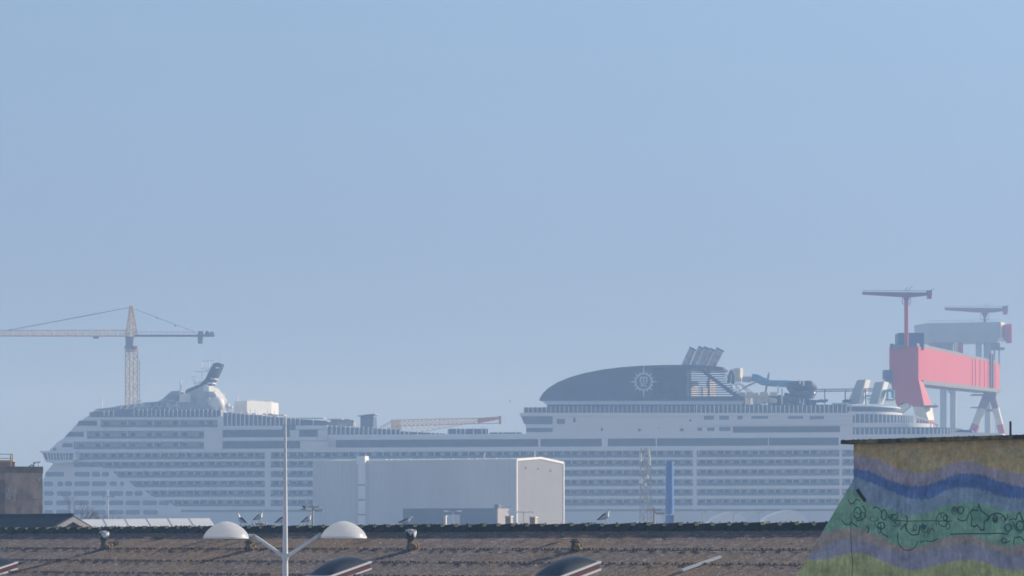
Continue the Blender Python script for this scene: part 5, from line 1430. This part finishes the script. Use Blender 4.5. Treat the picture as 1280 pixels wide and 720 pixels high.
    for bd, c in zip(bounds, cols):
        fc = N('ShaderNodeFloatCurve'); cv = fc.mapping.curves[0]; fc.mapping.use_clip = False
        pts = [onwall(x, y) for x, y in bd]; P = [((x - xl0) / (xl1 - xl0), (z - zl0) / (zl1 - zl0)) for x, z in pts]
        P = [(0.0, P[0][1])] + P + [(P[-1][0] + .07, P[-1][1] + .01), (P[-1][0] + .16, P[-1][1] - .02), (1.0, P[-1][1])]
        cv.points[0].location = P[0]; cv.points[1].location = P[-1]
        for q in P[1:-1]: cv.points.new(*q)
        fc.mapping.update()
        t.links.new(fx, fc.inputs['Value'])
        sb = N('ShaderNodeMath'); sb.operation = 'SUBTRACT'; t.links.new(fc.outputs[0], sb.inputs[0]); t.links.new(zs.outputs[0], sb.inputs[1])
        sm = N('ShaderNodeMapRange'); sm.interpolation_type = 'SMOOTHSTEP'; sm.inputs[1].default_value = -.008; sm.inputs[2].default_value = .010; t.links.new(sb.outputs[0], sm.inputs[0])
        mx = N('ShaderNodeMix'); mx.data_type = 'RGBA'; t.links.new(sm.outputs[0], mx.inputs[0]); t.links.new(cur, mx.inputs[6]); t.links.new(c, mx.inputs[7]); cur = mx.outputs[2]
    # grime: blotches, runs, dark specks
    g = noisy((.66, .66, .65), (1.2, 1.17, 1.12), 1.5, (1, 1, 1), .34, .62)
    g2 = noisy((.84, .84, .82), (1.05, 1.05, 1.05), 2.2, (4, 4, .5), .32, .6)
    g3 = noisy((.75, .76, .80), (1.12, 1.12, 1.1), 7, (1, 1, .8), .32, .66)
    sp_ = noisy((1, 1, 1), (.35, .34, .34), 5, (1, 1, 1), .66, .72)
    for x in (g, g2, g3, sp_):
        mx = N('ShaderNodeMix'); mx.data_type = 'RGBA'; mx.blend_type = 'MULTIPLY'; mx.inputs[0].default_value = 1; t.links.new(cur, mx.inputs[6]); t.links.new(x, mx.inputs[7]); cur = mx.outputs[2]
    t.links.new(cur, b.inputs['Base Color'])
    bp = N('ShaderNodeBump'); bp.inputs['Strength'].default_value = .25; bp.inputs['Distance'].default_value = .02; t.links.new(ns.outputs[0], bp.inputs['Height']); t.links.new(bp.outputs[0], b.inputs['Normal'])
    return m
M['mural'] = mural_material()
MB().pxz(outline, 0, .45).build('wall_face', 'mural', wall)
# coping slab
xl = onwall(1058, 550)[0]
MB().box(xl, XR, -.28, .75, ZS + .002, ZS + .125).build('coping', 'slab_moss', wall)
mb = MB(); rnd = random.Random(5)
for i in range(170):
    mb.sphere((rnd.uniform(xl, XR * .5), rnd.uniform(-.26, .1), ZS + .125), rnd.uniform(.015, .045), 6, 4, sz=.6)
o = mb.build('coping_moss', 'moss_green', wall, True); o['kind'] = 'stuff'
# building behind the wall
MB().box(.3, XR, .452, 6, 0, ZS - .6).build('rear_body', 'brick_wall', wall)
# fixings and cracks on the face
def ribbon(mb, pts, w, y=-.006):
    P = [Vector((*onwall(x, z),)) for x, z in pts]
    for i in range(len(P) - 1):
        d = (P[i + 1] - P[i])
        if d.length < 1e-5: continue
        d.normalize(); n = Vector((-d.y, d.x)) * w; e = d * w * .6
        q_ = [P[i] + n - e, P[i + 1] + n + e, P[i + 1] - n + e, P[i] - n - e]
        k = .0007 * (i % 3)
        mb.pxz([(v.x, v.y) for v in q_], y - k, .02)
mb = MB(); ribbon(mb, [(1072.5, 613), (1081.5, 625.5)], .045, -.05); mb.build('wall_bracket', 'black', wall)
mb = MB(); ribbon(mb, [(1116, 650.4), (1136, 651.4), (1165, 651.0), (1190, 651.4)], .010); ribbon(mb, [(1188, 667.6), (1215, 667.2), (1235, 667.2), (1250, 666.4), (1260, 668)], .013)
ribbon(mb, [(1064, 640), (1063.6, 662), (1064.2, 690), (1066, 700), (1065, 722)], .007); mb.build('crack', 'black', wall)
dr = MB()
def circ(cx, cy, rx, ry, a0=0, a1=360, n=16): return [(cx + rx * math.cos(R(a0 + (a1 - a0) * i / n)), cy + ry * math.sin(R(a0 + (a1 - a0) * i / n))) for i in range(n + 1)]
lines = [circ(1244, 648.5, 2.6, 4.6), circ(1244, 649, 1.1, 2.0), circ(1246, 654, 12, 12.5, 190, 345), circ(1253.5, 650, 2.6, 4.5, 200, 420),
         [(1236, 646), (1230, 641), (1226, 638), (1223.5, 630), (1221.5, 638.5), (1216, 637), (1213, 641), (1215, 647), (1214, 657), (1218, 658.5), (1222, 656), (1226.5, 663), (1230, 662), (1230.5, 652), (1237, 647)],
         [(1262, 650), (1267, 648), (1270, 650), (1272, 642.5), (1275, 641), (1279, 652), (1284, 648)], [(1266, 652), (1270, 662), (1276, 666), (1282, 660)], [(1267, 680), (1268, 672), (1276, 671), (1281, 677)],
         circ(1201, 637.5, 3.6, 4.4), circ(1193, 638, 3.2, 4.6), circ(1193, 637.5, 1.4, 2), circ(1203, 645, 7, 6, 10, 150), circ(1178, 652, 8, 11, 150, 330), circ(1179, 651, 6, 7, 20, 170), circ(1181.5, 647.5, 2.4, 3.2),
         [(1212, 640), (1210, 645), (1208, 651)], circ(1135, 672, 13, 16, 20, 200), [(1126, 662), (1131, 656), (1134, 664), (1140, 669), (1148, 668), (1150, 657)], circ(1144, 660, 2.0, 3.4), circ(1156, 660, 4.5, 5.5, 0, 250), circ(1155, 659, 1.5, 2.4),
         [(1160, 668), (1163, 662), (1165, 660), (1168, 664)], circ(1118, 648, 3.4, 5, 60, 300), circ(1114.5, 645.5, 1.6, 2.2), circ(1120, 654, 6, 4, 30, 150),
         [(1060, 624), (1063, 630), (1067, 629), (1070, 624), (1075, 626)], circ(1076, 641, 6, 9, -70, 80), [(1070, 640), (1074, 643), (1079, 640), (1083, 646)], circ(1095, 643, 7, 9, -120, 30), [(1052, 650), (1056, 655), (1062, 656), (1064, 652), (1068, 656), (1072, 658)], circ(1098, 655, 4, 5, 30, 200),
         [(1150, 678), (1156, 676), (1164, 677), (1172, 674)], [(1100, 662), (1104, 668), (1110, 671)], [(1253, 675), (1258, 679), (1262, 676)], circ(1255, 676, 3, 3)]
rl_ = random.Random(21)
for _ in range(22):        # loose curls that fill the green band
    cx_ = rl_.uniform(1066, 1282); mid = 634 + 16 * math.exp(-((cx_ - 1140) / 38) ** 2) + (6 if cx_ < 1090 else 0) + rl_.uniform(-2, 26)
    if mid > 672 or 1205 < cx_ < 1256: continue
    lines.append(circ(cx_, mid, rl_.uniform(1.5, 6), rl_.uniform(2, 7), rl_.uniform(0, 360), rl_.uniform(400, 640), 12))
for i, l in enumerate(lines):
    dr2 = MB(); ribbon(dr2, l, (.012 + .008 * ((i * 7) % 3) / 2) if i not in (4, 0, 2) else .022, -.006); dr2.build('painted_figure', 'drawing', wall)
# slim post on the coping
A = Vector((0, 0, 0)); px_ = onwall(1258, 546)[0]
p = PW + EX * px_ + EY * .2
o = MB().lathe((0, 0, 0), [(.035, 0), (.035, .42), (.03, .43)], 10).build('metal_stub', 'black'); o.location = (p.x, p.y, ZS + .125)
tag(o, 'short dark metal pipe standing on the mossy coping of the painted wall', 'pipe')

# ------------------------------------------------------------------ street lamp nearest the camera
YL = 65.0
A = W(356.5, 681, YL); A.z = 0
lp = thing('street_lamp', 'white two-armed street lamp with big dome shades in front of the roof', 'street lamp', A)
def LZ(py): return EYE + (HY - py) / F * YL
def LXp(px): return (px - 356.5) / F * YL
MB().lathe((0, 0, 0), [(.085, 0), (.060, LZ(716)), (.054, LZ(690)), (.046, LZ(640)), (.029, LZ(560)), (.022, LZ(521.5)), (.005, LZ(521))], 18).build('pole', 'lamp_white', lp, True)
mb = MB(); mb.lathe((0, 0, LZ(700)), [(.058, 0), (.066, .02), (.066, .13), (.058, .15)], 18); mb.build('pole_collar', 'lamp_white', lp, True)
for sx, cx, (tx, ty), by in ((-1, 282.8, (318, 670.5), 671.8), (1, 429.6, (398.5, 668.5), 671.4)):
    mb = MB(); e = LXp(tx)
    if sx < 0: pts = [(-.03, 0, LZ(695.5)), (LXp(322), 0, LZ(672.5)), (LXp(317), 0, LZ(669.8)), (LXp(308), 0, LZ(669.4))]
    else: pts = [(.03, 0, LZ(696)), (LXp(397.5), 0, LZ(669.6)), (LXp(404), 0, LZ(668.6))]
    mb.path(pts, [.037] + [.033] * (len(pts) - 2) + [.029], 12); arm = mb.build('arm', 'lamp_white', lp, True)
    jx = LXp(tx); mb = MB(); mb.tube((jx - sx * .02, 0, LZ(ty + 1.2)), (jx + sx * .05, 0, LZ(ty + .2)), .055, 12); mb.build('joint', 'galv', lp, True)
    # dome: outer and inner skin, with rim
    r0 = 28.6 / F * YL; hh = 20.2 / F * YL
    prof = []
    for i in range(15):
        a = R(90 * i / 14); zz = math.sin(a); prof.append((max(.001, r0 * (1 - zz ** 1.5) ** .58), hh * zz))
    mb = MB(); n = 40; vs = []; fs = []
    for r_, z in prof:
        for k in range(n): vs.append((LXp(cx) + r_ * math.cos(2 * math.pi * k / n), r_ * math.sin(2 * math.pi * k / n), LZ(by) + z))
    for i in range(len(prof) - 1):
        for k in range(n): a = i * n + k; b_ = i * n + (k + 1) % n; fs.append((a, b_, b_ + n, a + n))
    mb.add(vs, fs); dm = mb.build('dome', 'lamp_cover', lp, True)
    mb = MB(); mb.lathe((LXp(cx), 0, LZ(by) - .022), [(r0 * .975, .026), (r0 * .975, 0), (r0 * 1.012, 0), (r0 * 1.012, .03), (r0 * .99, .034)], 40, caps=False); mb.build('rim', 'white_trim', lp)
    mb = MB(); mb.lathe((LXp(cx), 0, LZ(by) + .02), [(.02, 0), (.09, .01), (.09, .16), (.05, .20)], 16); mb.build('lamp_holder', 'lamp_white', lp, True)
    mb = MB(); mb.lathe((LXp(cx), 0, LZ(by)), [(.002, -.004), (r0 * .96, .004)], 32, caps=False); mb.build('lens', 'lamp_cover', lp, True)  # added disc, throws light back up inside the dome to brighten it
